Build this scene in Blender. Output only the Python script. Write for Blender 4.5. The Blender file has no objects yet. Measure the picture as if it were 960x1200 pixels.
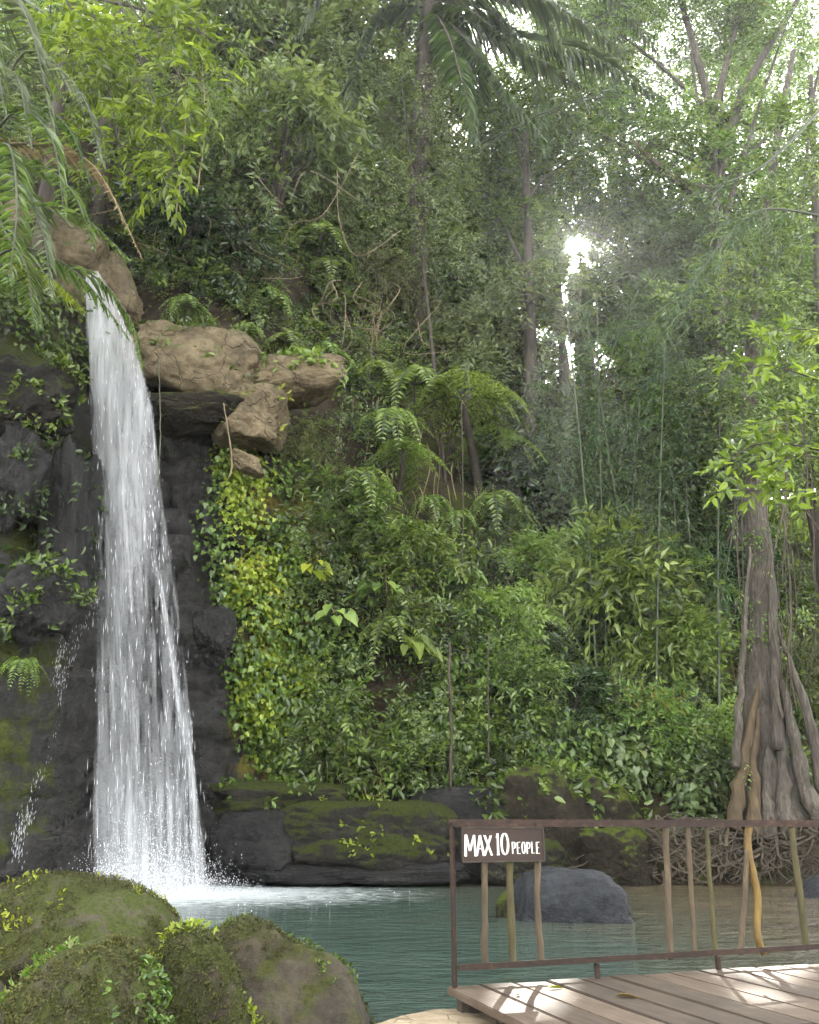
import bpy, bmesh, math, random
import numpy as np
from mathutils import Vector
random.seed(7)
rng = np.random.default_rng(11)
C = bpy.context.scene.collection
PI = math.pi

# ------------------------------------------------------------------ camera model (photo is 960 x 1200)
F, PITCH, H = 960.0, math.radians(21.0), 1.3
CP, SP = math.cos(PITCH), math.sin(PITCH)
SUN_AZ, SUN_EL = math.radians(13.8), math.radians(38.2)
SUN = np.array([math.sin(SUN_AZ)*math.cos(SUN_EL), math.cos(SUN_AZ)*math.cos(SUN_EL), math.sin(SUN_EL)])
E1 = np.array([math.cos(SUN_AZ), -math.sin(SUN_AZ), 0.0])
E2 = np.cross(E1, -SUN) * -1.0
E2 = E2 * np.sign(E2[2])

def ray(px, py):
    a = (np.asarray(px, float)-480)/F; b = (600-np.asarray(py, float))/F
    return np.stack([a, CP-b*SP, SP+b*CP], -1)
def at(px, py, Y):
    d = ray(px, py); t = np.asarray(Y, float)/d[..., 1]
    return d*t[..., None] + np.array([0, 0, H])
def atz(px, py, z):
    d = ray(px, py); t = (np.asarray(z, float)-H)/d[..., 2]
    return d*t[..., None] + np.array([0, 0, H])

# ------------------------------------------------------------------ noise
def _h(ix, iy, iz, s):
    h = ix*374761393 + iy*668265263 + iz*1442695041 + s*974711
    h = (h ^ (h >> 13)) * 1274126177
    h = h & 0xffffffff
    h = (h ^ (h >> 16)) * 2246822519 & 0xffffffff
    return ((h ^ (h >> 15)) & 0xffffff) / float(0xffffff)
def vnoise(p, s=0):
    p = np.asarray(p, float); f = np.floor(p); i = f.astype(np.int64); t = p-f; t = t*t*(3-2*t)
    x, y, z = i[..., 0], i[..., 1], i[..., 2]
    r = 0
    for dx in (0, 1):
        wx = t[..., 0] if dx else 1-t[..., 0]
        for dy in (0, 1):
            wy = t[..., 1] if dy else 1-t[..., 1]
            for dz in (0, 1):
                wz = t[..., 2] if dz else 1-t[..., 2]
                r = r + wx*wy*wz*_h(x+dx, y+dy, z+dz, s)
    return r
def fbm(p, o=4, s=0):
    r, a, n = 0, 0.5, 0
    p = np.asarray(p, float)
    for k in range(o):
        r = r + a*(vnoise(p, s+k*17)*2-1); n += a; a *= .5; p = p*2.03+3.1
    return r/n
def sst(x):
    x = np.clip(x, 0, 1); return x*x*(3-2*x)
def unit(v):
    return v/np.maximum(np.linalg.norm(v, axis=-1, keepdims=True), 1e-9)

# ------------------------------------------------------------------ mesh builder
class MB:
    def __init__(s): s.v = []; s.f = []; s.n = 0
    def add(s, V, Fc):
        V = np.asarray(V, float).reshape(-1, 3); Fc = np.asarray(Fc, np.int64)
        if len(V) == 0 or len(Fc) == 0: return s
        s.v.append(V); s.f.append(Fc+s.n); s.n += len(V); return s
    def build(s, name, mat, parent=None, smooth=False, loc=(0, 0, 0)):
        V = np.concatenate(s.v) - np.asarray(loc, float)
        me = bpy.data.meshes.new(name)
        me.vertices.add(len(V)); me.vertices.foreach_set('co', V.astype(np.float32).ravel())
        sizes = np.concatenate([np.full(len(f), f.shape[1], np.int32) for f in s.f])
        loops = np.concatenate([f.ravel() for f in s.f]).astype(np.int32)
        me.loops.add(len(loops)); me.loops.foreach_set('vertex_index', loops)
        me.polygons.add(len(sizes))
        st = np.concatenate([[0], np.cumsum(sizes)[:-1]]).astype(np.int32)
        me.polygons.foreach_set('loop_start', st)
        me.polygons.foreach_set('use_smooth', np.full(len(sizes), smooth, bool))
        me.update(calc_edges=True); me.validate()
        if mat: me.materials.append(mat)
        o = bpy.data.objects.new(name, me); C.objects.link(o)
        if parent: o.parent = parent
        else: o.location = loc
        return o

def tube(mb, pts, rad, n=6, cap=True):
    pts = np.asarray(pts, float); k = len(pts); rad = np.broadcast_to(np.asarray(rad, float), (k,))
    t = unit(np.gradient(pts, axis=0))
    ref = np.array([0.31, .17, .94]) if abs(t[0][2]) < .8 else np.array([.95, .2, .1])
    s = unit(np.cross(t, ref)); u = np.cross(s, t)
    a = np.arange(n)*2*PI/n
    V = pts[:, None] + rad[:, None, None]*(np.cos(a)[None, :, None]*s[:, None] + np.sin(a)[None, :, None]*u[:, None])
    i = np.arange(k-1)[:, None]*n; j = np.arange(n)[None]; j2 = (j+1) % n
    Fq = np.stack([i+j, i+j2, i+n+j2, i+n+j], -1).reshape(-1, 4)
    base = mb.n
    mb.add(V.reshape(-1, 3), Fq)
    if cap:
        for end in (0, k-1):
            c = [end*n+q for q in range(n)]
            if end == 0: c = c[::-1]
            mb.f.append(np.array([c])+base)
def curve(P, k=14):
    P = np.asarray(P, float); m = len(P)
    x = np.linspace(0, m-1, k); out = []
    for q in x:
        i = min(int(q), m-2); f = q-i
        p0, p1, p2, p3 = P[max(i-1, 0)], P[i], P[i+1], P[min(i+2, m-1)]
        out.append(.5*((2*p1)+(-p0+p2)*f+(2*p0-5*p1+4*p2-p3)*f*f+(-p0+3*p1-3*p2+p3)*f**3))
    return np.array(out)
def box(mb, c, ax, ay, az):
    c, ax, ay, az = (np.asarray(q, float) for q in (c, ax, ay, az))
    V = [c+sx*ax+sy*ay+sz*az for sz in (-1, 1) for sy in (-1, 1) for sx in (-1, 1)]
    mb.add(V, [(0, 2, 3, 1), (4, 5, 7, 6), (0, 1, 5, 4), (2, 6, 7, 3), (0, 4, 6, 2), (1, 3, 7, 5)])

LT = {  # leaf outlines: (along, across, up), two faces folded at the midrib
    'ovate': (np.array([[0, 0, 0], [.22, .38, .07], [.6, .36, .03], [1, 0, -.14], [.6, -.36, .03], [.22, -.38, .07]]), [(0, 1, 2, 3), (0, 3, 4, 5)]),
    'lance': (np.array([[0, 0, 0], [.4, .5, .06], [1, 0, -.12], [.4, -.5, .06]]), [(0, 1, 2), (0, 2, 3)]),
    'heart': (np.array([[.08, 0, 0], [-.04, .32, .06], [.3, .5, .07], [.72, .26, -.02], [1, 0, -.18], [.72, -.26, -.02], [.3, -.5, .07], [-.04, -.32, .06]]), [(0, 1, 2, 3, 4), (0, 4, 5, 6, 7)]),
}
def leaves(mb, P, D, N, L, W, kind='lance'):
    n = len(P)
    if n == 0: return
    D = unit(D); S = unit(np.cross(D, N)); U = np.cross(S, D)
    T, Fc = LT[kind]; k = len(T)
    L = np.broadcast_to(L, (n,))[:, None, None]; W = np.broadcast_to(W, (n,))[:, None, None]
    V = P[:, None] + D[:, None]*T[None, :, 0:1]*L + S[:, None]*T[None, :, 1:2]*W + U[:, None]*T[None, :, 2:3]*L
    Fc = np.array(Fc)
    mb.add(V.reshape(-1, 3), (np.arange(n)[:, None, None]*k + Fc[None]).reshape(-1, Fc.shape[1]))
def in_gap(P):
    """openings among the crowns on the line of the sun"""
    q = P-np.array([0, 0, H]); a = q@E1; b = q@E2; dist = q@SUN
    r = np.sqrt((a/.72)**2+(b/.7)**2)
    g = r < .62+.6*fbm(np.stack([a*2.2, b*2.2, a*0], -1), 3, 5)
    nz = fbm(np.stack([a*1.5+7, b*1.1, a*0], -1), 3, 9)
    band = (a > -1.5+.25*nz) & (a < 1.7) & (b < .4) & (b > -5.6)
    g |= (np.abs(a+.1) < 1.5+nz) & (b < -3.4+nz) & (b > -5.6+nz) & (nz > -.10)
    g |= band & (nz > .0+.26*np.abs(a+.1))
    return g & (dist > 12)
def sprays(mb, A, D, ln, nleaf, L, ratio=.42, ang=58, droop=.3, kind='lance', jit=.22, gap=False, up=.75, twig=0):
    m = len(A)
    if m == 0: return
    D = unit(D); ln = np.broadcast_to(ln, (m,))
    Z = np.array([0, 0, 1.0])
    upv = unit(Z*up + np.array([0, -.6, 0]) + rng.normal(0, .35, (m, 3)))
    S = unit(np.cross(D, upv)); N = np.cross(S, D)
    t = (np.arange(nleaf)+.6)/nleaf
    pos = A[:, None] + D[:, None]*(ln[:, None]*t)[..., None] - Z*(droop*ln[:, None]*t**2)[..., None]
    sg = np.where(np.arange(nleaf) % 2, 1., -1.)[None, :, None]
    a = math.radians(ang)*(1-.75*(t > .9))[None, :, None]
    ld = D[:, None]*np.cos(a)+sg*S[:, None]*np.sin(a) - Z*(droop*.9)*t[None, :, None] + rng.normal(0, jit, (m, nleaf, 3))
    ln_n = N[:, None]+rng.normal(0, jit, (m, nleaf, 3))
    l = L*rng.uniform(.65, 1.25, (m, nleaf))*(1-.25*np.abs(t-.5))[None]
    P = pos.reshape(-1, 3); ld = ld.reshape(-1, 3); ln_n = ln_n.reshape(-1, 3); l = l.ravel()
    if gap:
        k = ~in_gap(P); P, ld, ln_n, l = P[k], ld[k], ln_n[k], l[k]
    leaves(mb, P, ld, ln_n, l, l*ratio, kind)
    if twig > 0:
        end = A+D*ln[:, None]-Z*(droop*ln)[:, None]; mid = A+D*(ln*.5)[:, None]-Z*(droop*ln*.25)[:, None]
        w = S*twig; w2 = N*twig
        for (p, q, e) in ((A, mid, .8), (mid, end, .5)):
            V = np.stack([p-w, p+w, p+w2*1.6, q-w*e, q+w*e, q+w2*1.6*e], 1)
            Fc = np.array([(0, 1, 4, 3), (1, 2, 5, 4), (2, 0, 3, 5)])
            mb.add(V.reshape(-1, 3), (np.arange(m)[:, None, None]*6+Fc[None]).reshape(-1, 4))
def ball(n):
    return unit(rng.normal(0, 1, (n, 3)))
def crown(mb, c, R, nb, ntw, nleaf, L, tw=.7, br=.38, ratio=.42, kind='lance', gap=False, droop=.35, shell=.55, flat=.75, up=.75, ang=58, twig=0):
    """uneven crown: clumps of twigs set about the shell of an ellipsoid; returns the clump centres"""
    c = np.asarray(c, float); R = np.asarray(R, float)
    B = c + ball(nb)*R*rng.uniform(shell, 1.0, (nb, 1))
    rb = R.mean()*br*rng.uniform(.6, 1.35, nb)
    idx = rng.integers(0, nb, ntw)
    o = ball(ntw)*rng.uniform(.15, 1, (ntw, 1))**.6
    A = B[idx] + o*rb[idx][:, None]*np.array([1, 1, flat])
    D = unit(o*.9 + (B[idx]-c)/R.mean()*.5 + rng.normal(0, .35, (ntw, 3)) + np.array([0, 0, .1]))
    sprays(mb, A, D, tw*rng.uniform(.6, 1.3, ntw), nleaf, L, ratio, ang, droop, kind, gap=gap, up=up, twig=twig)
    return B
def frond(mb, pts, npair, pl, pw, sag=.25, ang=62, kind='lance', tip=.25, lift=0.):
    """one pinnate leaf along a curve"""
    pts = np.asarray(pts, float); k = len(pts)
    t = np.linspace(.10, 1, npair); x = t*(k-1); i = np.minimum(x.astype(int), k-2); f = (x-i)[:, None]
    P = pts[i]*(1-f)+pts[i+1]*f
    T = unit(pts[i+1]-pts[i])
    S = unit(np.cross(T, np.array([0, 0, 1.])+.001)); N = np.cross(S, T)
    prof = (np.sin(PI*np.clip(t*.86+.1, 0, 1))**.7)*(1-tip*t)
    for sg in (-1, 1):
        a = math.radians(ang)
        D = T*math.cos(a)+sg*S*math.sin(a)+N*lift-np.array([0, 0, sag])+rng.normal(0, .07, (npair, 3))
        leaves(mb, P, D+rng.normal(0, .07, (npair, 3)), N+sg*S*.2+rng.normal(0, .25, (npair, 3)), pl*prof*rng.uniform(.75, 1.15, npair), pw, kind)
def bifrond(mb, pts, npair, pl, sub, lw, sag=.2):
    """twice-divided tree-fern frond"""
    pts = np.asarray(pts, float); k = len(pts)
    for t in np.linspace(.14, .99, npair):
        x = t*(k-1); i = min(int(x), k-2); f = x-i
        P = pts[i]*(1-f)+pts[i+1]*f; T = unit(pts[i+1]-pts[i]); S = unit(np.cross(T, np.array([0, 0, 1.])+.001))
        l = pl*math.sin(PI*min(1, t*.85+.12))**.7*(1-.2*t)
        for sg in (-1, 1):
            D = unit(T*.45+sg*S-np.array([0, 0, sag])+rng.normal(0, .06, 3))
            q = np.linspace(0, 1, 5)[:, None]
            frond(mb, P+D*l*q-np.array([0, 0, 1.])*l*.15*q**2, sub, l*.22, lw, .05, 70, tip=.5)

# ------------------------------------------------------------------ objects
def tag(o, label, cat, group=None, kind=None):
    o['label'] = label; o['category'] = cat
    if group: o['group'] = group
    if kind: o['kind'] = kind
    return o
def empty(name, loc, label, cat, group=None, rz=0, sc=1):
    o = bpy.data.objects.new(name, None); C.objects.link(o); o.location = tuple(loc); o.rotation_euler = (0, 0, rz)
    o.scale = (sc, sc, sc) if np.isscalar(sc) else sc
    return tag(o, label, cat, group)
def dup(o, loc, rz, sc, label):
    c = o.copy(); C.objects.link(c); c.location = tuple(loc); c.rotation_euler = (0, 0, rz)
    c.scale = (sc, sc, sc) if np.isscalar(sc) else sc
    c['label'] = label
    for ch in list(o.children):
        d = ch.copy(); C.objects.link(d); d.parent = c
        for g in ch.children:
            e = g.copy(); C.objects.link(e); e.parent = d
    return c

# ------------------------------------------------------------------ materials
class NT:
    def __init__(s, name):
        s.m = bpy.data.materials.new(name); s.m.use_nodes = True; s.t = s.m.node_tree; s.t.nodes.clear()
        s.out = s.n('ShaderNodeOutputMaterial')
    def n(s, ty, **kw):
        d = s.t.nodes.new(ty)
        for k, v in kw.items():
            if k in d.inputs.keys() if hasattr(d.inputs, 'keys') else False: pass
            setattr(d, k, v)
        return d
    def l(s, a, b): s.t.links.new(a, b)
    def val(s, x, sock):
        if hasattr(x, 'is_linked') or hasattr(x, 'links'): s.l(x, sock)
        else: sock.default_value = x
    def ramp(s, fac, stops, interp='LINEAR'):
        r = s.n('ShaderNodeValToRGB'); r.color_ramp.interpolation = interp
        e = r.color_ramp.elements
        while len(e) < len(stops): e.new(.5)
        for q, (p, c) in zip(e, stops):
            q.position = p; q.color = (*c, 1) if not np.isscalar(c) else (c, c, c, 1)
        s.l(fac, r.inputs[0]); return r.outputs[0]
    def noise(s, scale, detail=4, rough=.55, coord='Object', vec=None, dist=0):
        tx = s.n('ShaderNodeTexNoise'); tx.inputs['Scale'].default_value = scale; tx.inputs['Detail'].default_value = detail
        tx.inputs['Roughness'].default_value = rough; tx.inputs['Distortion'].default_value = dist
        s.l(vec if vec is not None else s.coord(coord), tx.inputs['Vector']); return tx.outputs[0]
    def coord(s, c='Object', scale=None):
        tc = s.n('ShaderNodeTexCoord'); o = tc.outputs[c]
        if scale is not None:
            mp = s.n('ShaderNodeMapping'); mp.inputs['Scale'].default_value = scale; s.l(o, mp.inputs[0]); o = mp.outputs[0]
        return o
    def math(s, op, a, b=0., clamp=False):
        m = s.n('ShaderNodeMath', operation=op, use_clamp=clamp); s.val(a, m.inputs[0]); s.val(b, m.inputs[1]); return m.outputs[0]
    def mix(s, fac, a, b, blend='MIX'):
        m = s.n('ShaderNodeMix', data_type='RGBA', blend_type=blend); s.val(fac, m.inputs[0])
        for x, q in ((a, m.inputs[6]), (b, m.inputs[7])):
            if isinstance(x, tuple): q.default_value = (*x, 1)
            else: s.l(x, q)
        return m.outputs[2]
    def bump(s, h, strength=.5, dist=.05):
        b = s.n('ShaderNodeBump'); b.inputs['Strength'].default_value = strength; b.inputs['Distance'].default_value = dist
        s.l(h, b.inputs['Height']); return b.outputs[0]
    def bsdf(s, col, rough=.6, normal=None, spec=.5, **kw):
        b = s.n('ShaderNodeBsdfPrincipled')
        if isinstance(col, tuple): b.inputs['Base Color'].default_value = (*col, 1)
        else: s.l(col, b.inputs['Base Color'])
        s.val(rough, b.inputs['Roughness']); s.val(spec, b.inputs['Specular IOR Level'])
        if normal is not None: s.l(normal, b.inputs['Normal'])
        for k, v in kw.items(): b.inputs[k].default_value = v
        return b.outputs[0]
    def done(s, sh): s.l(sh, s.out.inputs[0]); return s.m

def foliage(name, dark, mid, light, accent=None, transl=.35, rough=.42, patch=.35, spec=.5):
    g = NT(name); geo = g.n('ShaderNodeNewGeometry'); oi = g.n('ShaderNodeObjectInfo')
    dark = tuple(q*.62 for q in dark); light = tuple(q*1.28 for q in light)
    stops = [(0, dark), (.45, mid), (.88, light)]
    if accent: stops = [(0, dark), (.45, mid), (.86, light), (.95, accent)]
    nz = g.ramp(g.noise(.45, 3, .6, vec=geo.outputs['Position']), [(.3, 0.), (.7, 1.)])
    f = g.math('ADD', g.math('MULTIPLY', geo.outputs['Random Per Island'], 1-patch), g.math('MULTIPLY', nz, patch))
    f = g.math('ADD', f, g.math('MULTIPLY', g.math('SUBTRACT', oi.outputs['Random'], .5), .2), clamp=True)
    col = g.ramp(f, stops)
    hs = g.n('ShaderNodeHueSaturation'); g.l(col, hs.inputs['Color'])
    g.l(g.math('ADD', .485, g.math('MULTIPLY', oi.outputs['Random'], .03)), hs.inputs['Hue'])
    p = g.bsdf(hs.outputs[0], rough-.11, spec=spec+.1)
    t = g.n('ShaderNodeBsdfTranslucent')
    tc = g.mix(1.0, hs.outputs[0], (1.45, 1.45, .7), 'MULTIPLY'); g.l(tc, t.inputs[0])
    mx = g.n('ShaderNodeMixShader'); mx.inputs[0].default_value = transl
    g.l(p, mx.inputs[1]); g.l(t.outputs[0], mx.inputs[2])
    return g.done(mx.outputs[0])

M = {}
M['leaf_dark'] = foliage('dark_green_leaf', (.018, .035, .009), (.04, .072, .018), (.085, .13, .035), None, .3)
M['leaf_mid'] = foliage('green_leaf', (.032, .06, .013), (.085, .145, .03), (.18, .26, .065), (.22, .2, .05), .38, .34)
M['leaf_light'] = foliage('light_green_leaf', (.07, .125, .025), (.15, .225, .05), (.24, .32, .09), None, .42, .34)
M['leaf_pale'] = foliage('pale_green_leaf', (.055, .085, .03), (.115, .165, .06), (.2, .26, .11), (.25, .22, .09), .38, .36)
M['leaf_yellow'] = foliage('yellow_green_leaf', (.11, .16, .02), (.2, .26, .03), (.32, .36, .05), (.42, .33, .05), .42, .36)
M['leaf_bright'] = foliage('backlit_leaf', (.065, .12, .014), (.125, .2, .022), (.22, .3, .045), None, .5, .35)
M['leaf_gloss'] = foliage('glossy_dark_leaf', (.014, .032, .01), (.03, .06, .02), (.055, .095, .035), None, .18, .25)
M['leaf_dry'] = foliage('dry_leaf', (.12, .08, .04), (.2, .14, .07), (.3, .22, .12), None, .25, .6)
M['leaf_olive'] = foliage('olive_leaf', (.05, .07, .02), (.09, .11, .03), (.15, .16, .05), (.2, .15, .06), .35, .5)
M['leaf_bamboo'] = foliage('bamboo_leaf', (.03, .07, .03), (.06, .12, .05), (.11, .17, .07), (.2, .19, .08), .35, .4)
M['palm'] = foliage('palm_leaflet', (.035, .075, .014), (.075, .13, .024), (.14, .21, .05), None, .3, .32)
M['palm_grey'] = foliage('grey_palm_leaflet', (.09, .12, .08), (.15, .19, .12), (.22, .26, .18), None, .28, .3)

def rock_mat(name, cols, moss=0., rough=(.55, .9), mossc=((.03, .05, .008), (.10, .12, .018)), bumpd=.05, scale=1., mz=.35, cracks=.10, spec=.35):
    g = NT(name); geo = g.n('ShaderNodeNewGeometry'); pos = geo.outputs['Position']
    big = g.noise(1.1*scale, 6, .6, vec=pos, dist=.4); fine = g.noise(9*scale, 6, .65, vec=pos)
    vo = g.n('ShaderNodeTexVoronoi'); vo.feature = 'DISTANCE_TO_EDGE'; vo.inputs['Scale'].default_value = .75*scale
    wv = g.n('ShaderNodeVectorMath', operation='ADD'); g.l(pos, wv.inputs[0])
    nn = g.n('ShaderNodeTexNoise'); nn.inputs['Scale'].default_value = 2*scale; g.l(pos, nn.inputs['Vector']); g.l(nn.outputs['Color'], wv.inputs[1]); g.l(wv.outputs[0], vo.inputs['Vector'])
    crack = g.ramp(vo.outputs[0], [(0, 0.), (.022, 1.)])
    spk = g.noise(40*scale, 4, .75, vec=pos)
    col = g.ramp(g.math('ADD', g.math('ADD', g.math('MULTIPLY', big, .45), g.math('MULTIPLY', fine, .32)), g.math('MULTIPLY', spk, .23)), [(.34, cols[0]), (.5, cols[1]), (.66, cols[2])])
    if cracks > 0: col = g.mix(g.math('MULTIPLY', g.math('SUBTRACT', 1., crack), .4), col, tuple(q*.5 for q in cols[0]))
    rg = g.math('MULTIPLY_ADD', big, rough[1]-rough[0]); rg.node.inputs[2].default_value = rough[0]
    h = g.math('ADD', g.math('ADD', g.math('MULTIPLY', fine, .7), g.math('MULTIPLY', g.noise(30*scale, 4, .7, vec=pos), .35)), g.math('MULTIPLY', crack, cracks))
    col0 = None
    if moss > 0:
        sep = g.n('ShaderNodeSeparateXYZ'); g.l(geo.outputs['Normal'], sep.inputs[0])
        mn = g.noise(1.9*scale, 5, .65, vec=pos)
        mf = g.math('ADD', g.math('MULTIPLY', sep.outputs[2], mz), mn)
        mf = g.ramp(mf, [(max(0, .95-moss*.75), 0.), (min(1, 1.10-moss*.75), 1.)])
        mc = g.ramp(g.noise(14*scale, 4, .7, vec=pos), [(.3, mossc[0]), (.72, mossc[1])])
        col = g.mix(mf, col, mc)
        rg = g.math('MAXIMUM', rg, g.math('MULTIPLY', mf, .95))
        h = g.math('ADD', h, g.math('MULTIPLY', g.math('MULTIPLY', g.noise(42*scale, 3, .7, vec=pos), mf), .8))
    return g.done(g.bsdf(col, rg, g.bump(h, .8, bumpd), spec=spec))
M['rock_tan'] = rock_mat('tan_sandstone', ((.034, .028, .017), (.14, .108, .06), (.27, .215, .13)), .42, mz=.25, cracks=.45, scale=.85, bumpd=.12)
M['rock_wet'] = rock_mat('wet_dark_rock', ((.005, .005, .005), (.012, .0115, .011), (.036, .034, .032)), .3, (.2, .55), scale=1.4, spec=.3, mz=.2, bumpd=.14, mossc=((.012, .016, .004), (.04, .045, .008)))
M['rock_dark'] = rock_mat('dark_rock', ((.006, .005, .003), (.016, .013, .008), (.042, .034, .022)), .46, (.5, .9), spec=.15, bumpd=.12)
M['rock_moss'] = rock_mat('mossy_boulder', ((.02, .016, .011), (.055, .044, .03), (.125, .10, .07)), .70, cracks=0, bumpd=.03, scale=2.6, mz=.12, mossc=((.022, .032, .006), (.085, .10, .016)))
M['rock_brown'] = rock_mat('brown_boulder', ((.02, .016, .010), (.052, .042, .027), (.115, .094, .062)), .56, cracks=0, bumpd=.03, scale=2.6, mz=.12, mossc=((.03, .035, .008), (.08, .085, .018)))
M['rock_pool'] = rock_mat('slate_grey_rock', ((.008, .009, .010), (.022, .024, .028), (.06, .064, .070)), 0, (.3, .6), scale=1.6, spec=.3, bumpd=.1)
M['rock_ledge'] = rock_mat('mossy_ledge_rock', ((.006, .0055, .0045), (.016, .0145, .012), (.042, .037, .03)), .64, (.4, .85), spec=.18, bumpd=.12, scale=1.2, mossc=((.02, .028, .006), (.055, .066, .012)))

def terrain_mat():
    g = NT('cliff_and_earth'); geo = g.n('ShaderNodeNewGeometry'); pos = geo.outputs['Position']
    def att(n):
        a = g.n('ShaderNodeAttribute'); a.attribute_name = n; return a.outputs['Fac']
    st = g.coord('Object', (1, 1, 2.6))
    big = g.noise(.9, 7, .62, vec=st, dist=.5); fine = g.noise(7, 6, .68, vec=pos)
    streak = g.noise(2.2, 5, .6, vec=g.coord('Object', (2.2, 2.2, .22)))
    f = g.math('ADD', g.math('MULTIPLY', big, .55), g.math('MULTIPLY', fine, .45))
    rock = g.ramp(f, [(.3, (.008, .008, .008)), (.5, (.024, .023, .022)), (.68, (.07, .066, .062))])
    rock = g.mix(g.ramp(streak, [(.45, 0.), (.75, .5)]), rock, (.05, .045, .042))
    earth = g.ramp(f, [(.3, (.012, .009, .005)), (.5, (.035, .026, .014)), (.7, (.09, .068, .04))])
    col = g.mix(att('earth'), rock, earth)
    mossc = g.ramp(g.noise(9, 5, .7, vec=pos), [(.3, (.018, .026, .005)), (.7, (.075, .088, .012))])
    mf = g.ramp(g.math('ADD', g.noise(1.3, 5, .65, vec=pos), g.math('SUBTRACT', att('moss'), .5)), [(.48, 0.), (.62, 1.)])
    col = g.mix(mf, col, mossc)
    gf = g.math('MULTIPLY', att('gold'), g.ramp(g.noise(1.7, 5, .7, vec=pos), [(.42, 0.), (.58, 1.)]))
    col = g.mix(gf, col, g.ramp(g.noise(8, 4, .7, vec=pos), [(.3, (.07, .065, .008)), (.7, (.25, .2, .025))]))
    rg = g.math('MAXIMUM', g.ramp(big, [(.35, .25), (.6, .65)]), g.math('MAXIMUM', g.math('MULTIPLY', mf, .9), g.math('MULTIPLY', att('earth'), .9)))
    vo = g.n('ShaderNodeTexVoronoi'); vo.feature = 'DISTANCE_TO_EDGE'; vo.inputs['Scale'].default_value = 1.1
    wv = g.n('ShaderNodeVectorMath', operation='ADD'); g.l(st, wv.inputs[0])
    nn = g.n('ShaderNodeTexNoise'); nn.inputs['Scale'].default_value = 1.1; g.l(pos, nn.inputs['Vector']); g.l(nn.outputs['Color'], wv.inputs[1]); g.l(wv.outputs[0], vo.inputs['Vector'])
    h = g.math('ADD', g.math('MULTIPLY', g.math('ADD', fine, g.math('MULTIPLY', g.noise(24, 4, .7, vec=pos), .5)), .9), g.math('MULTIPLY', g.ramp(vo.outputs[0], [(0, 0.), (.04, 1.)]), .12))
    return g.done(g.bsdf(col, rg, g.bump(h, .9, .12), spec=.3))
M['terrain'] = terrain_mat()

def bark(name, cols, rough=.85, stretch=(6, 6, .8), bd=.03):
    g = NT(name); v = g.coord('Object', stretch)
    a = g.noise(1.6, 6, .65, vec=v); b = g.noise(.7, 3, .5, vec=g.coord('Object'))
    col = g.ramp(g.math('ADD', g.math('MULTIPLY', a, .65), g.math('MULTIPLY', b, .35)), [(.32, cols[0]), (.5, cols[1]), (.68, cols[2])])
    return g.done(g.bsdf(col, rough, g.bump(a, .8, bd)))
M['bark_grey'] = bark('grey_bark', ((.016, .013, .009), (.066, .055, .042), (.17, .148, .115)), stretch=(9, 9, 1.6), bd=.09)
M['bark_dark'] = bark('dark_bark', ((.02, .016, .012), (.05, .04, .03), (.09, .075, .055)))
M['bark_tan'] = bark('tan_bark', ((.06, .044, .028), (.13, .10, .064), (.22, .175, .12)))
M['bark_rust'] = bark('rusty_fibre', ((.025, .017, .009), (.07, .048, .023), (.14, .10, .048)))
M['bark_root'] = bark('root_bark', ((.016, .012, .007), (.047, .036, .023), (.105, .083, .056)))
M['vine'] = bark('vine_stem', ((.10, .075, .045), (.2, .155, .09), (.32, .26, .16)), stretch=(3, 3, 3), bd=.004)
M['culm'] = bark('bamboo_culm', ((.022, .03, .012), (.045, .058, .024), (.085, .09, .045)), .5, (4, 4, 1), .005)
M['culm_dry'] = bark('dry_bamboo', ((.18, .14, .08), (.3, .24, .15), (.42, .36, .25)), .6, (4, 4, 1), .005)
M['wood_deck'] = bark('weathered_plank', ((.09, .065, .05), (.17, .125, .098), (.25, .195, .155)), .7, (1, 1, 1), .004)
M['wood_stick'] = bark('weathered_stick', ((.04, .028, .015), (.085, .062, .035), (.16, .122, .072)), .8, (14, 14, 3), .004)
M['wood_green'] = bark('mossy_stick', ((.03, .025, .010), (.068, .058, .021), (.13, .108, .042)), .8, (14, 14, 3), .004)
M['wood_yellow'] = bark('yellow_peeled_stick', ((.05, .033, .014), (.145, .088, .017), (.24, .155, .03)), .6, (10, 10, 3), .004)
M['rust'] = bark('rusty_brown_metal', ((.012, .007, .005), (.03, .016, .010), (.08, .042, .024)), .85, (9, 20, 20), .002)
M['sign_brown'] = bark('brown_painted_board', ((.022, .012, .008), (.034, .019, .013), (.052, .031, .022)), .75, (2, 2, 14), .002)
M['paint_white'] = bark('white_paint', ((.6, .57, .52), (.76, .74, .7), (.82, .8, .77)), .55, (20, 20, 20), .0005)

# ------------------------------------------------------------------ terrain
KX = np.array([-60, -14, -8.5, -5.5, -3.6, -2.0, 0, 2, 4, 7, 12, 25, 60.])
KZ = np.array([-2.5, 0, 2.0, 6, 12, 17, 24, 36])
KO = np.array([   # how far the face steps back at each height
    [0, 0, .2, .8, 2, 3.5, 7, 14], [0, 0, .1, .4, 1, 2, 4.5, 11], [0, 0, .05, .1, .25, .5, 3.6, 9], [0, 0, .1, .3, .8, 1.4, 4.0, 9.5],
    [0, 0, .1, .3, .55, 3.0, 5.6, 11], [0, 0, .15, .5, 1.2, 3.4, 6.6, 12], [0, 0, .3, 1.0, 2.6, 4.8, 8.4, 15], [0, 0, .5, 1.8, 4.4, 7.2, 11, 18],
    [0, 0, .8, 3.2, 6.5, 10, 16, 24], [0, 0, 1.6, 4.8, 8.2, 12, 18, 26], [0, 0, 2.2, 5.4, 9, 13, 20, 28], [0, 0, 2.5, 6, 10, 14, 20, 28], [0, 0, 2.5, 6, 10, 14, 20, 28]])
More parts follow.
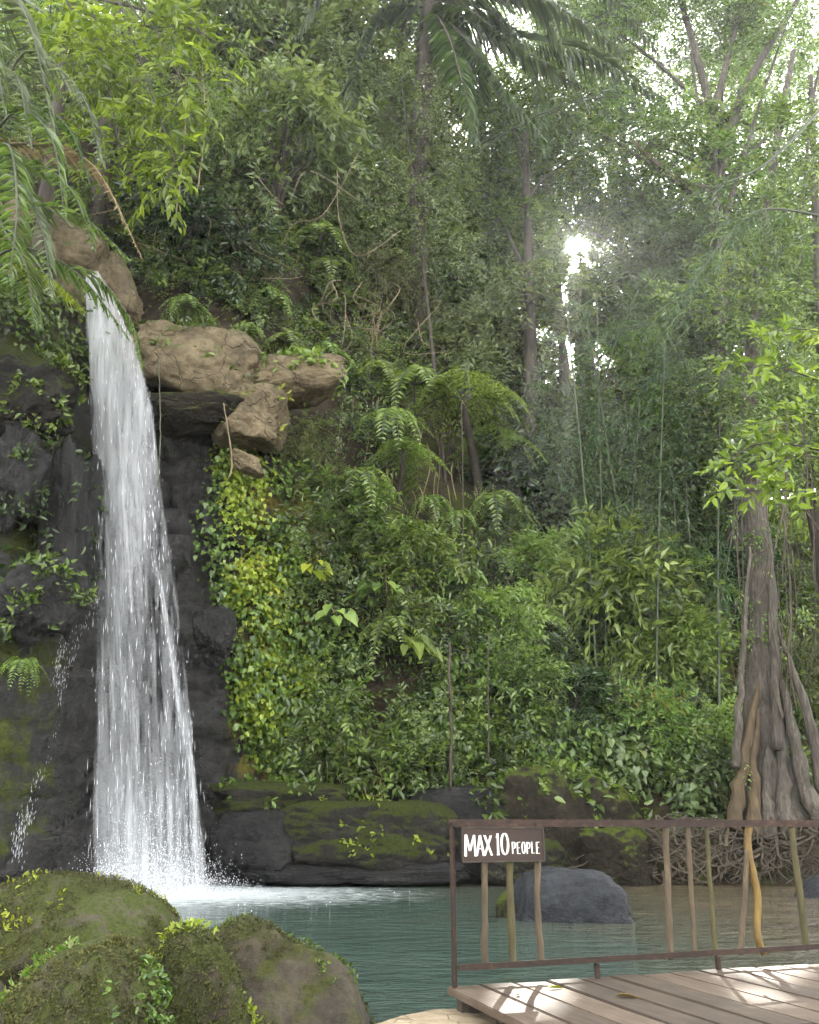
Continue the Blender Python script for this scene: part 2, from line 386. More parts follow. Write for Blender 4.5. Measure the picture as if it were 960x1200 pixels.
ZCX = np.array([-60, -8, -3, 0, 2.5, 5, 8, 14, 25, 60]); ZCV = np.array([34, 35, 34.5, 31, 25, 19.5, 16, 15, 16, 17.])
def zcrest(X): return np.interp(X, ZCX, ZCV)
def xfall(z): return -5.75-.155*np.clip(z, 0, 18)
def ybase(X, z):
    y = 22.0 + .5*fbm(np.stack([X*.25, X*0, X*0], -1), 2, 3)
    y = y - .9*sst((-3.4-X)/1.2)                               # rock wall beside the fall
    y = y - 2.9*sst((xfall(z)-1.15-X)/1.6) - .22*np.clip(xfall(z)-2.6-X, 0, 14)
    y = y + .3*np.clip(X-9, 0, 60)*.3
    return y
def offset(X, z):
    X = np.asarray(X, float); z = np.asarray(z, float); r = np.zeros(np.broadcast(X, z).shape)
    zi = np.clip(np.searchsorted(KZ, z)-1, 0, len(KZ)-2); f = np.clip((z-KZ[zi])/(KZ[zi+1]-KZ[zi]), 0, 1.5)
    cols = np.stack([np.interp(X, KX, KO[:, k]) for k in range(len(KZ))], -1)
    a = np.take_along_axis(cols, zi[..., None], -1)[..., 0]; b = np.take_along_axis(cols, (zi+1)[..., None], -1)[..., 0]
    return a+(b-a)*f
def S0(X, z): return ybase(X, z)+offset(X, z)
def rockness(X, z):
    n = fbm(np.stack([X*.5, z*.5, X*0], -1), 3, 21)
    r = sst((-3.5-X+1.0*n)/.9)*sst((15.5-z+2*n)/2)
    r = np.maximum(r, sst((2.6+1.1*n-z)/.8)*sst((6.5-X)/1.5))
    return r
def disp(X, z):
    P = np.stack([X, z, X*0+3.7], -1)
    d = .55*fbm(P*.45, 4, 31)+.16*fbm(P*2.2, 3, 41)
    R = rockness(X, z)
    lz = z*.95+.9*fbm(np.stack([X*.35, z*.25, X*0], -1), 2, 51); li = np.floor(lz); lf = lz-li
    bx = X*.55+_h(li.astype(np.int64), li.astype(np.int64)*0, li.astype(np.int64)*0, 3)*5+.35*fbm(P*1.1, 2, 66); bi = np.floor(bx); bf = bx-bi
    blk = _h(li.astype(np.int64), bi.astype(np.int64), bi.astype(np.int64)*0, 9)
    edge = sst(np.minimum(lf, 1-lf)/.10)*sst(np.minimum(bf, 1-bf)/.05)
    d2 = .55*fbm(P*.4, 3, 31) + (blk-.5)*.75 - .28*(1-edge) + .15*fbm(P*3, 3, 43) + .09*fbm(P*7.5, 2, 47) - .16*np.clip(1-np.abs(fbm(P*1.3, 3, 49))*7, 0, 1)
    return d*(1-R)+d2*R*.9
def surf(X, z):
    return np.stack([X, S0(X, z)-disp(X, z), z], -1)
def snormal(X, z):
    e = .25
    a = np.stack([X*0+2*e, S0(X+e, z)-S0(X-e, z), X*0], -1); b = np.stack([X*0, S0(X, z+e)-S0(X, z-e), X*0+2*e], -1)
    return unit(np.cross(a, b))
def hit(px, py):
    """where the line of sight meets the slope"""
    d = ray(px, py); n = d.shape[:-1]; best = np.full(n, np.nan); prev = np.full(n, -1.)
    for t in np.arange(12, 75, .3):
        p = d*t+np.array([0, 0, H]); g = p[..., 1]-S0(p[..., 0], p[..., 2])
        ok = np.isnan(best) & (g >= 0) & (p[..., 2] < zcrest(p[..., 0]))
        tt = t-.3*np.where(g-prev > 1e-6, g/(g-prev+1e-9), 0)
        best = np.where(ok, tt, best); prev = g
    P = d*best[..., None]+np.array([0, 0, H])
    return P
def groundz(X, Y):
    z = np.linspace(-1, 37, 400); z = z[z < zcrest(np.array([X]))[0]]; y = S0(np.full(len(z), X), z)
    return float(np.interp(Y, np.maximum.accumulate(y)+np.arange(len(y))*1e-6, z))
def onface(px, py):
    P = hit(np.array([float(px)]), np.array([float(py)]))[0]
    if np.isnan(P[0]):
        P = at(px, py, 30.0)
    return surf(P[0:1], P[2:3])[0]

xs = np.concatenate([np.arange(-60, -12, 2.), np.arange(-12, -9, .3), np.arange(-9, -2.2, .075), np.arange(-2.2, 10, .13), np.arange(10, 16, .5), np.arange(16, 61, 2.)])
vs = np.linspace(0, 1, 330)
XX, VV = np.meshgrid(xs, vs)
ZZ = -2.5+VV*(zcrest(XX)+2.5)
G = surf(XX, ZZ)
rows = [G]
last = G[-1]
for dy, dz in ((1.2, .5), (3, .9), (8, 1.4), (18, 2), (45, 3), (110, 4), (260, 5)):
    q = last.copy(); q[:, 1] = last[:, 1]+dy; q[:, 2] = last[:, 2]+dz; rows.append(q[None])
G = np.concatenate(rows); nr, nc = G.shape[:2]
idx = np.arange(nr*nc).reshape(nr, nc)
mb = MB(); mb.add(G.reshape(-1, 3), np.stack([idx[:-1, :-1], idx[:-1, 1:], idx[1:, 1:], idx[1:, :-1]], -1).reshape(-1, 4))
hill = mb.build('hillside', M['terrain'], smooth=True)
hill['kind'] = 'structure'; tag(hill, 'steep ravine side of wet dark rock and brown earth behind the pool', 'hillside')
gx, gz = G[..., 0].ravel(), G[..., 2].ravel()
R = rockness(gx, gz)
a = hill.data.attributes.new('earth', 'FLOAT', 'POINT'); a.data.foreach_set('value', (1-R).astype(np.float32))
nm = fbm(np.stack([gx*.4, gz*.3, gx*0], -1), 3, 77)
ms = .22+.28*sst((-7.6-gx)/1.2)+.28*sst((gx+3.6)/1.2)+.25*nm
ms -= .35*sst(1-np.abs(gx-xfall(gz))/2.2)
a = hill.data.attributes.new('moss', 'FLOAT', 'POINT'); a.data.foreach_set('value', np.clip(ms, 0, 1).astype(np.float32))

gd = sst((gx+4.9)/.7)*sst((-2.3-gx)/.8)*sst((gz-1.6)/1.5)*sst((12.5-gz)/2)
a = hill.data.attributes.new('gold', 'FLOAT', 'POINT'); a.data.foreach_set('value', gd.astype(np.float32))
# near bank and pool bed, one sheet
xs = np.concatenate([np.arange(-60, -8, 4.), np.arange(-8, 8, .16), np.arange(8, 61, 4.)]); ys = np.concatenate([np.arange(-60, 2, 4.), np.arange(2, 9, .14), np.arange(9, 27, 1.)])
XX, YY = np.meshgrid(xs, ys)
shore = 5.6-.9*sst((XX-.2)/1.2)+1.3*sst((-.6-XX)/1.5)
ZZ = .14-1.3*sst((YY-shore+.5)/1.4)+.07*fbm(np.stack([XX, YY, XX*0], -1)*1.3, 4, 4)
ZZ += 1.5*sst((np.abs(XX)-9)/14)*sst((6-YY)/6)+1.5*sst((-5-YY)/14)+2.5*sst((-5-YY)/6)*fbm(np.stack([XX*.2, YY*.2, XX*0], -1), 3, 6)
mb = MB(); idx = np.arange(XX.size).reshape(XX.shape)
mb.add(np.stack([XX, YY, ZZ], -1).reshape(-1, 3), np.stack([idx[:-1, :-1], idx[:-1, 1:], idx[1:, 1:], idx[1:, :-1]], -1).reshape(-1, 4))
g = NT('bank_soil'); f = g.noise(5, 7, .65)
M['soil'] = g.done(g.bsdf(g.ramp(f, [(.3, (.05, .035, .02)), (.7, (.17, .125, .08))]), .9, g.bump(f, .8, .05)))
o = mb.build('ground', M['soil'], smooth=True); tag(o, 'brown soil of the near bank running under the pool', 'ground', kind='structure')

# sandy stone path that meets the deck
xs = np.linspace(-1.7, 1.7, 150); ys = np.linspace(2.2, 6.4, 180); XX, YY = np.meshgrid(xs, ys)
n = fbm(np.stack([XX*2, YY*2, XX*0], -1), 4, 8)
edge = np.interp(XX, [-1.7, -.75, -.4, -.05, .16, .5, 1.7], [4.5, 4.75, 5.2, 5.72, 5.92, 5.95, 5.0])
ZZ = .24-.55*sst((YY-edge+.05+.12*n)/.28)+.025*n-.5*sst((-1.0-XX)/.5)
mb = MB(); idx = np.arange(XX.size).reshape(XX.shape)
mb.add(np.stack([XX, YY, ZZ], -1).reshape(-1, 3), np.stack([idx[:-1, :-1], idx[:-1, 1:], idx[1:, 1:], idx[1:, :-1]], -1).reshape(-1, 4))
g = NT('sandy_stone'); f = g.noise(9, 7, .6); f2 = g.noise(60, 3, .6)
vo = g.n('ShaderNodeTexVoronoi'); vo.feature = 'DISTANCE_TO_EDGE'; vo.inputs['Scale'].default_value = 4.5; g.l(g.coord('Object'), vo.inputs['Vector'])
cr = g.ramp(vo.outputs[0], [(0, 0.), (.03, 1.)])
col = g.ramp(g.math('ADD', g.math('MULTIPLY', f, .7), g.math('MULTIPLY', f2, .3)), [(.3, (.17, .125, .075)), (.5, (.3, .235, .15)), (.7, (.4, .325, .22))])
M['sand'] = g.done(g.bsdf(g.mix(cr, (.14, .10, .06), col), .85, g.bump(g.math('ADD', g.math('MULTIPLY', cr, .4), f), .7, .02)))
o = mb.build('path', M['sand'], smooth=True); tag(o, 'sandy coloured stone path leading up to the wooden deck', 'path', kind='structure')

# ------------------------------------------------------------------ water
xs = np.linspace(-16, 40, 120); ys = np.linspace(2, 25, 80); XX, YY = np.meshgrid(xs, ys)
mb = MB(); idx = np.arange(XX.size).reshape(XX.shape)
mb.add(np.stack([XX, YY, XX*0], -1).reshape(-1, 3), np.stack([idx[:-1, :-1], idx[:-1, 1:], idx[1:, 1:], idx[1:, :-1]], -1).reshape(-1, 4))
g = NT('pool_water'); oc = g.coord('Object')
sep = g.n('ShaderNodeSeparateXYZ'); g.l(oc, sep.inputs[0])
wob = g.noise(.35, 4, .6)
sx = g.math('ADD', sep.outputs[0], g.math('MULTIPLY', g.math('SUBTRACT', wob, .5), 7.))
sx = g.math('ADD', sx, g.math('MULTIPLY', g.math('SUBTRACT', sep.outputs[1], 15.), .16))
shal = g.ramp(g.math('MULTIPLY_ADD', sx, .17), [(.0, 0.), (1., 1.)]); shal.node.inputs[0].links[0].from_node.inputs[2].default_value = .02
deep = g.ramp(g.noise(.5, 3, .6), [(.3, (.032, .058, .046)), (.7, (.054, .084, .066))])
brown = g.ramp(g.noise(.9, 5, .6), [(.3, (.06, .048, .028)), (.7, (.125, .10, .06))])
col = g.mix(shal, deep, brown)
# foam spreading from the foot of the fall
fx = g.math('ADD', sep.outputs[0], 4.6); fy = g.math('SUBTRACT', sep.outputs[1], 18.6)
dist = g.math('SQRT', g.math('ADD', g.math('POWER', g.math('MULTIPLY', fx, .62), 2.), g.math('POWER', g.math('MULTIPLY', fy, .8), 2.)))
fo = g.math('SUBTRACT', g.math('ADD', g.math('MULTIPLY', g.noise(2.6, 6, .75, vec=g.coord('Object', (1, 2.2, 1))), 2.2), 0.12), g.math('MULTIPLY', dist, .36))
foam = g.ramp(fo, [(.1, 0.), (.95, .85)])
col = g.mix(foam, col, (.74, .8, .8))
fl = g.ramp(g.noise(5.5, 5, .72, vec=g.coord('Object', (1, 2.4, 1))), [(.655, 0.), (.72, .6)])
nearfall = g.ramp(g.math('MULTIPLY', dist, .12), [(.1, 1.), (.75, .12)])
col = g.mix(g.math('MULTIPLY', fl, nearfall), col, (.7, .76, .75))
rgh = g.math('ADD', .06, g.math('MULTIPLY', foam, .5))
wv = g.math('ADD', g.noise(2.0, 4, .6, vec=g.coord('Object', (1, 1.9, 1))), g.math('MULTIPLY', g.noise(9, 3, .6, vec=g.coord('Object', (1, 1.8, 1))), .35))
M['water'] = g.done(g.bsdf(col, rgh, g.bump(wv, .8, .22), spec=.5, IOR=1.33))
o = mb.build('water', M['water']); tag(o, 'teal plunge pool turning brown and shallow towards the right bank', 'water', kind='structure')

# ------------------------------------------------------------------ waterfall
YS = np.array([318, 345, 400, 480, 560, 650, 750, 850, 950, 1046.])
XL = np.array([100, 98, 100, 104, 103, 103, 104, 101, 99, 100.]); XR = np.array([116, 134, 160, 184, 194, 207, 222, 234, 241, 246.])
YD = np.array([20.2, 20.05, 19.85, 19.7, 19.6, 19.5, 19.45, 19.4, 19.35, 19.3])
def fallpt(u, v, off=0):
    y = 318+v*728; xl = np.interp(y, YS, XL); xr = np.interp(y, YS, XR); Y = np.interp(y, YS, YD)
    P = at(xl+(xr-xl)*u, y, Y-off-.35*np.sin(PI*np.clip(u, 0, 1))*np.clip(v*3, .1, 1))
    return P
def fall_mat(name, sx, lo, hi, amp):
    g = NT(name); uv = g.n('ShaderNodeUVMap'); uv.uv_map = 'flow'
    def nz(scx, scy, det, seed):
        mp = g.n('ShaderNodeMapping'); mp.inputs['Scale'].default_value = (scx, scy, 1); mp.inputs['Location'].default_value = (seed, seed*.7, 0); g.l(uv.outputs[0], mp.inputs[0])
        return g.noise(1, det, .65, vec=mp.outputs[0], dist=.25)
    a = nz(sx*1.6, .45, 6, 1.3); b = nz(sx*3.4, 1.5, 6, 5.1); c = nz(sx*.4, .1, 3, 9.7)
    s = g.n('ShaderNodeSeparateXYZ'); g.l(uv.outputs[0], s.inputs[0])
    f = g.math('ADD', g.math('ADD', g.math('MULTIPLY', a, .46), g.math('MULTIPLY', b, .17)), g.math('MULTIPLY', c, .37))
    w = g.n('ShaderNodeAttribute'); w.attribute_name = 'thick'
    f = g.math('ADD', f, w.outputs['Fac'])
    al = g.ramp(f, [(lo, 0.), (hi, amp)])
    p = g.bsdf((.83, .85, .87), .35); t = g.n('ShaderNodeBsdfTranslucent'); t.inputs[0].default_value = (.85, .87, .9, 1)
    m1 = g.n('ShaderNodeMixShader'); m1.inputs[0].default_value = .35; g.l(p, m1.inputs[1]); g.l(t.outputs[0], m1.inputs[2])
    tr = g.n('ShaderNodeBsdfTransparent'); m2 = g.n('ShaderNodeMixShader'); g.l(al, m2.inputs[0]); g.l(tr.outputs[0], m2.inputs[1]); g.l(m1.outputs[0], m2.inputs[2])
    return g.done(m2.outputs[0])
M['fall_a'] = fall_mat('falling_water', 5.2, .42, .78, .72)
M['fall_b'] = fall_mat('falling_water_thin', 7.5, .44, .80, .5)
M['mist'] = fall_mat('spray_mist', .35, .30, .95, .5)
g = NT('white_water'); p = g.bsdf((.84, .86, .88), .3); t = g.n('ShaderNodeBsdfTranslucent'); t.inputs[0].default_value = (.85, .87, .9, 1)
mx = g.n('ShaderNodeMixShader'); mx.inputs[0].default_value = .4; g.l(p, mx.inputs[1]); g.l(t.outputs[0], mx.inputs[2]); M['drop'] = g.done(mx.outputs[0])
fallroot = empty('waterfall', fallpt(.5, 1.0), 'tall white waterfall pouring down the dark cliff into the pool', 'waterfall')
FL = np.array(fallroot.location)
def sheet(name, mat, off, u0, u1, seed, thick):
    us = np.linspace(u0, u1, 26); vv = np.linspace(0, 1, 90); U, Vv = np.meshgrid(us, vv)
    n = fbm(np.stack([U*3, Vv*5, U*0+seed], -1), 3, seed)
    P = fallpt(U, Vv, off+.25*n)
    idx = np.arange(U.size).reshape(U.shape); mb = MB()
    mb.add(P.reshape(-1, 3), np.stack([idx[:-1, :-1], idx[:-1, 1:], idx[1:, 1:], idx[1:, :-1]], -1).reshape(-1, 4))
    o = mb.build(name, mat, fallroot, True, FL)
    me = o.data; uvl = me.uv_layers.new(name='flow'); li = np.empty(len(me.loops), np.int32); me.loops.foreach_get('vertex_index', li)
    uvv = np.stack([P[..., 0].ravel()+.155*P[..., 2].ravel(), P[..., 2].ravel()], -1)[li]; uvl.data.foreach_set('uv', uvv.astype(np.float32).ravel())
    e = np.minimum(U-u0, u1-U)/(u1-u0)
    th = thick(U, Vv)-.045*sst((Vv-.25)/.3)-.30*(1-sst(e/.09))
    at_ = me.attributes.new('thick', 'FLOAT', 'POINT'); at_.data.foreach_set('value', th.ravel().astype(np.float32))
    return o
sheet('water_curtain', M['fall_a'], 0, 0, 1, 3, lambda u, v: .11*(1-sst((v-.05)/.45))+.005+.08*sst((v-.72)/.28)*np.exp(-((u-.55)/.35)**2)+.07*np.exp(-((u-.35)/.25)**2))
sheet('water_veil', M['fall_b'], .35, .02, .98, 8, lambda u, v: .04*(1-sst(v/.4))-.015+.06*sst((v-.7)/.3))
def sheet_u(v): return np.interp(v, [0, .4, .44, .6, .8, 1], [.9, .80, .76, .80, .90, .93])
def streamer(name, ufun, w, v0, v1, off, mat, th):
    vv = np.linspace(v0, v1, 70); q = np.linspace(-1, 1, 7); Q, Vv = np.meshgrid(q, vv); U = ufun(Vv)+Q*w*(.4+.8*Vv)
    P = fallpt(U, Vv, off+.08*np.cos(Q*PI/2)+.05*fbm(np.stack([Q*2, Vv*9, Q*0], -1), 2, 5))
    idx = np.arange(U.size).reshape(U.shape); mb = MB(); mb.add(P.reshape(-1, 3), np.stack([idx[:-1, :-1], idx[:-1, 1:], idx[1:, 1:], idx[1:, :-1]], -1).reshape(-1, 4))
    o = mb.build(name, mat, fallroot, True, FL); me = o.data
    uvl = me.uv_layers.new(name='flow'); li = np.empty(len(me.loops), np.int32); me.loops.foreach_get('vertex_index', li)
    uvv = np.stack([Q.ravel()*.2+P[..., 0].ravel()*.3, P[..., 2].ravel()*.8], -1)[li]; uvl.data.foreach_set('uv', uvv.astype(np.float32).ravel())
    t_ = th-.28*sst((np.abs(Q)-.25)/.75)-.25*(1-sst((Vv-v0)/(v1-v0)/.12))
    at_ = me.attributes.new('thick', 'FLOAT', 'POINT'); at_.data.foreach_set('value', t_.ravel().astype(np.float32))
streamer('water_jet', sheet_u, .07, .42, 1, .5, M['fall_a'], .05)
streamer('water_jet', lambda v: .42+.06*v, .05, .02, .55, .5, M['fall_b'], .08)
sheet('water_veil', M['fall_b'], -.25, .0, 1.0, 14, lambda u, v: .05*(1-sst(v/.4))-.01+.05*sst((v-.6)/.4))
for k_, (o_, a0, a1) in enumerate(((.75, -.25, 1.3), (1.15, -.4, 1.45))):
    m_ = sheet('mist', M['mist'], o_, a0, a1, 20+k_, lambda u, v: -.6+.62*sst((v-.80)/.19)-.35*np.abs((u-.52)/.9)**2)
# droplets: long beads torn from the curtain
n = 500
v = rng.uniform(.0, 1, n)**.85; u = np.clip(np.where(rng.random(n) < .33, sheet_u(v)+rng.normal(0, .05, n), rng.beta(1.25, 1.35, n)), -.03, 1.05)
P = fallpt(u, v, .35+rng.normal(0, .25, n)); L = rng.uniform(.06, .32, n)*(.8+.5*v); W = rng.uniform(.003, .007, n)*(1.15-.35*v)
def beads(P, L, W, slant=.12):
    D = unit(np.stack([np.full(len(P), slant)+rng.normal(0, .05, len(P)), np.full(len(P), -.05), -np.ones(len(P))], -1))
    S = unit(np.cross(D, [0, 1, 0])); U = np.cross(S, D); k = len(P)
    V = np.stack([P, P+D*(L*.6)[:, None]+S*W[:, None], P+D*(L*.6)[:, None]-S*W[:, None]*.5+U*W[:, None]*.87, P+D*(L*.6)[:, None]-S*W[:, None]*.5-U*W[:, None]*.87, P+D*L[:, None]], 1)
    Fc = np.array([(0, 1, 2), (0, 2, 3), (0, 3, 1), (4, 2, 1), (4, 3, 2), (4, 1, 3)])
    mb = MB(); mb.add(V.reshape(-1, 3), (np.arange(k)[:, None, None]*5+Fc[None]).reshape(-1, 3)); return mb
o = beads(P, L, W).build('droplets', M['drop'], fallroot, False, FL); o['kind'] = 'stuff'
n = 7000
u = rng.normal(.52, .36, n); hgt = rng.exponential(.45, n)*np.exp(-((u-.5)/.6)**2); P = fallpt(u, np.ones(n), .2+rng.normal(0, .7, n)); P[:, 2] = np.minimum(hgt, 2.6)+.02
o = beads(P, rng.uniform(.012, .04, n), rng.uniform(.004, .009, n), .0).build('spray', M['drop'], fallroot, False, FL); o['kind'] = 'stuff'
n = 260
rr = rng.exponential(.8, n); th = rng.uniform(-1.5, .25, n); P = np.stack([-4.6+rr*np.cos(th)*1.4, 18.6+rr*np.sin(th)*1.2, rng.exponential(.03, n)], -1); P = P[(P[:, 1] > 9) & (P[:, 1] < 21)]
o = beads(P, rng.uniform(.015, .035, len(P)), rng.uniform(.006, .014, len(P)), .9).build('splash', M['drop'], fallroot, False, FL); o['kind'] = 'stuff'
# side trickle on the left rock
trk = empty('trickle', atz(30, 1060, 0), 'thin trickle of water threading down the dark rock left of the waterfall', 'trickle')
mb = MB()
for pts in ([(110, 700), (95, 735), (80, 775), (75, 800)], [(75, 800), (62, 850), (45, 920), (30, 985), (22, 1040)], [(84, 728), (72, 760), (66, 800)], [(30, 950), (26, 990), (18, 1050)]):
    W3 = []
    for (x, y) in pts:
        q = onface(x, y); W3.append(q+np.array([0, -.12, 0]))
    W3 = curve(W3, 40); k = len(W3)
    P = W3[rng.integers(0, k, 170)]+rng.normal(0, .06, (170, 3))
    b = beads(P, rng.uniform(.03, .13, 170), rng.uniform(.002, .005, 170), .02)
    o = b.build('stream', M['drop'], trk, False, np.array(trk.location)); o['kind'] = 'stuff'

# ------------------------------------------------------------------ rocks
def boulder(name, loc, R, seed, mat, label, cat='boulder', rot=0, cuts=11, rough=.10, sub=6, group=None, dmin=.62, tilt=(0, 0), k=60., boxy=0):
    bm = bmesh.new(); bmesh.ops.create_icosphere(bm, subdivisions=sub, radius=1)
    V = np.array([q.co[:] for q in bm.verts]); Fc = np.array([[q.index for q in f.verts] for f in bm.faces]); bm.free()
    r_ = np.random.default_rng(seed); N = unit(r_.normal(0, 1, (cuts, 3))); dd = r_.uniform(dmin, .98, cuts)
    s = V@N.T; lim = np.where(s > .05, dd/np.maximum(s, .05), 9.); lim = np.concatenate([lim, np.ones((len(V), 1))], 1)
    r = -np.log(np.exp(-k*lim).sum(1))/k
    rd = 1-np.abs(fbm(V*2.1+seed*1.7, 3, seed+9))*2.2
    r = r+rough*fbm(V*1.7+seed*3.1, 4, seed)+rough*.28*fbm(V*6+seed, 5, seed+3)+rough*.16*fbm(V*15+seed, 3, seed+5)-rough*.25*np.clip(rd-.72, 0, 1)*3
    if boxy: r = r*(np.abs(V)**boxy).sum(1)**(-1/boxy)
    V = V*r[:, None]*np.asarray(R)
    tx, ty = tilt
    for (ang, i, j) in ((tx, 1, 2), (ty, 0, 2), (rot, 0, 1)):
        c, s_ = math.cos(ang), math.sin(ang); a, b = V[:, i].copy(), V[:, j].copy(); V[:, i] = a*c-b*s_; V[:, j] = a*s_+b*c
    mb = MB(); mb.add(V, Fc); o = mb.build(name, mat, None, True); o.location = tuple(loc)
    return tag(o, label, cat, group)
B = {}
G_FB = 'mossy boulders at the near edge of the pool'
B[1] = boulder('mossy_boulder', (-2.95, 7.6, .12), (1.2, 1.0, .80), 5, M['rock_moss'], 'largest mossy boulder, rounded and dark, at back of the near boulder pile', group=G_FB, rot=.3)
B[2] = boulder('mossy_boulder', (-1.72, 5.35, .03), (.68, .55, .66), 12, M['rock_moss'], 'front mossy boulder with a grey edge and many small green plants on its face', group=G_FB, rot=-.3)
B[3] = boulder('mossy_boulder', (-1.36, 5.75, .05), (.45, .42, .66), 21, M['rock_moss'], 'narrow yellow green mossy boulder wedged between the front and brown boulders', group=G_FB)
B[4] = boulder('mossy_boulder', (-.98, 6.2, .0), (.78, .60, .70), 33, M['rock_brown'], 'brown boulder with thin moss sloping down to the water, right end of boulder pile', group=G_FB, rot=-.5, tilt=(0, -.35))
boulder('stone', atz(2, 1168, .3)+np.array([-.16, 0, -.02]), (.24, .2, .16), 44, M['rock_brown'], 'small reddish brown stone beside the front mossy boulder at left frame edge', 'stone', sub=4)
boulder('stone', atz(8, 1190, .2)+np.array([-.1, 0, -.05]), (.17, .14, .12), 46, M['rock_dark'], 'small dark stone below the reddish brown stone at left', 'stone', sub=4)
boulder('stone', atz(312, 1196, .14), (.12, .1, .07), 47, M['rock_pool'], 'pale grey pebble at the foot of the brown boulder', 'stone', sub=4)
boulder('stone', atz(275, 1200, .16), (.16, .12, .12), 48, M['rock_dark'], 'dark stone tucked between the mossy boulders and the pale pebble', 'stone', sub=4)
p = atz(678, 1082, 0)
boulder('pool_rock', p+np.array([.05, .55, -.05]), (1.0, .6, .76), 57, M['rock_pool'], 'wet slate grey rock standing in the pool behind the railing', 'rock', rot=-.1, dmin=.6, rough=.12, boxy=3)
p = atz(618, 1082, 0)
boulder('pool_rock', p+np.array([.02, .9, -.05]), (.42, .35, .5), 53, M['rock_dark'], 'small dark rock touching the left side of the slate grey pool rock', 'rock', sub=4)
p = atz(955, 1052, 0); boulder('pool_rock', p+np.array([.15, .2, 0]), (.5, .4, .48), 54, M['rock_pool'], 'rounded grey rock at the water edge below the fig tree roots', 'rock', sub=4)
p = atz(1000, 1058, 0)
# pale ledge rocks at the top of the fall
Gl = 'pale rocks along the lip of the cliff'
def ledge(px, py, Y, R, seed, label, mat='rock_tan', rot=0, tilt=(0, 0), dmin=.5):
    return boulder('ledge_rock', at(px, py, Y), R, seed, M[mat], label, 'rock', rot, 20, .17, 6, Gl, dmin+.12, tilt, boxy=3.2)
LR4 = ledge(62, 300, 20.6, (1.9, 1.2, 1.6), 61, 'pale sandstone rock with cracked face left of the waterfall lip, under the palm', rot=.2, tilt=(0, -.3))
ledge(28, 300, 20.6, (.9, .8, 1.5), 62, 'paler slab behind the cracked rock at far left of the lip')
ledge(140, 345, 20.9, (.6, .7, 1.5), 63, 'narrow leaning rock directly right of the waterfall lip', 'rock_tan', 0, (0, .4))
LR1 = ledge(226, 430, 21.2, (2.0, 1.25, 1.35), 64, 'largest pale sandstone boulder, broad and rounded, right of the waterfall top', rot=.15, tilt=(0, -.2))
LR2 = ledge(292, 492, 21.2, (1.15, .9, .95), 65, 'tan block below the right end of the largest ledge boulder', rot=.4)
LR3 = ledge(345, 448, 21.9, (1.7, 1.0, .85), 96, 'long flat tan rock at right end of the ledge, half under ferns', rot=-.1, tilt=(0, .12))
ledge(232, 486, 20.6, (1.5, .8, .6), 67, 'dark damp shelf rock under the largest ledge boulder', 'rock_dark')
ledge(290, 545, 20.9, (.55, .4, .28), 68, 'small pale chip of rock below the tan block beside the creeper', rot=.3, tilt=(0, -.3))
# wet slabs left of the fall
Gs = 'wet dark slabs left of the waterfall'
def slab(px, py, Y, R, seed, label, mat='rock_wet', rot=0, tilt=(0, 0), cat='rock', g_=Gs, dmin=.40):
    return boulder('rock_slab', at(px, py, Y), R, seed, M[mat], label, cat, rot, 22, .26, 6, g_, .6, tilt, boxy=2.8)
SB1 = slab(80, 618, 18.7, (.75, .8, 2.9), 71, 'tall glistening dark slab hard against the left side of the waterfall', rot=.2, tilt=(0, .05))
SB2 = slab(26, 560, 18.1, (.8, .7, 1.5), 72, 'shorter wet slab with silver sheen left of the tall slab', tilt=(0, .12))
SB3 = slab(50, 705, 18.0, (.9, .8, .95), 73, 'blocky dark rock jutting out below the shorter wet slab')
SB4 = slab(36, 470, 18.2, (1.5, .9, 1.3), 74, 'moss covered rock at far left above the shorter wet slab', 'rock_ledge')
slab(250, 745, 20.6, (.55, .45, .8), 75, 'dark angular rock between the waterfall and the yellow creeper', g_=None)
# ledges at the foot of the cliff
Gf = 'rock ledges along the far waterline'
def foot(px, py, Y, R, seed, label, mat='rock_ledge', rot=0, dmin=.42):
    return boulder('foot_rock', at(px, py, Y), R, seed, M[mat], label, 'rock', rot, 12, .16, 6, Gf, .8, boxy=4.5)
O2 = foot(425, 982, 21.1, (2.1, .8, .82), 81, 'long flat mossy ledge block at the foot of the cliff right of the waterfall')
foot(300, 985, 21.0, (1.0, .7, .7), 82, 'dark cracked ledge block between the waterfall and the long mossy ledge', 'rock_wet')
O3 = foot(330, 938, 21.4, (1.7, .7, .42), 83, 'moss topped shelf above the dark cracked ledge block')
foot(470, 1022, 20.9, (1.5, .5, .25), 84, 'low wet shelf at the waterline under the long mossy ledge', 'rock_wet')
foot(350, 1024, 20.9, (1.2, .5, .22), 85, 'low dark shelf at the waterline left of the low wet shelf', 'rock_wet')
O4 = foot(560, 975, 22.0, (1.7, .8, 1.1), 86, 'upright dark rock face just left of the sign post, dripping', 'rock_wet')
O1 = foot(662, 985, 22.5, (2.1, 1.1, 1.75), 87, 'tall dark outcrop leaning over the pool behind the railing', 'rock_dark', .3, .42)
foot(610, 1010, 21.2, (1.0, .6, .6), 88, 'low mossy block at the waterline behind the sign', 'rock_ledge')
foot(715, 1010, 21.6, (.9, .7, .8), 89, 'shadowed undercut rock between the dark outcrop and the root tangle', 'rock_dark')

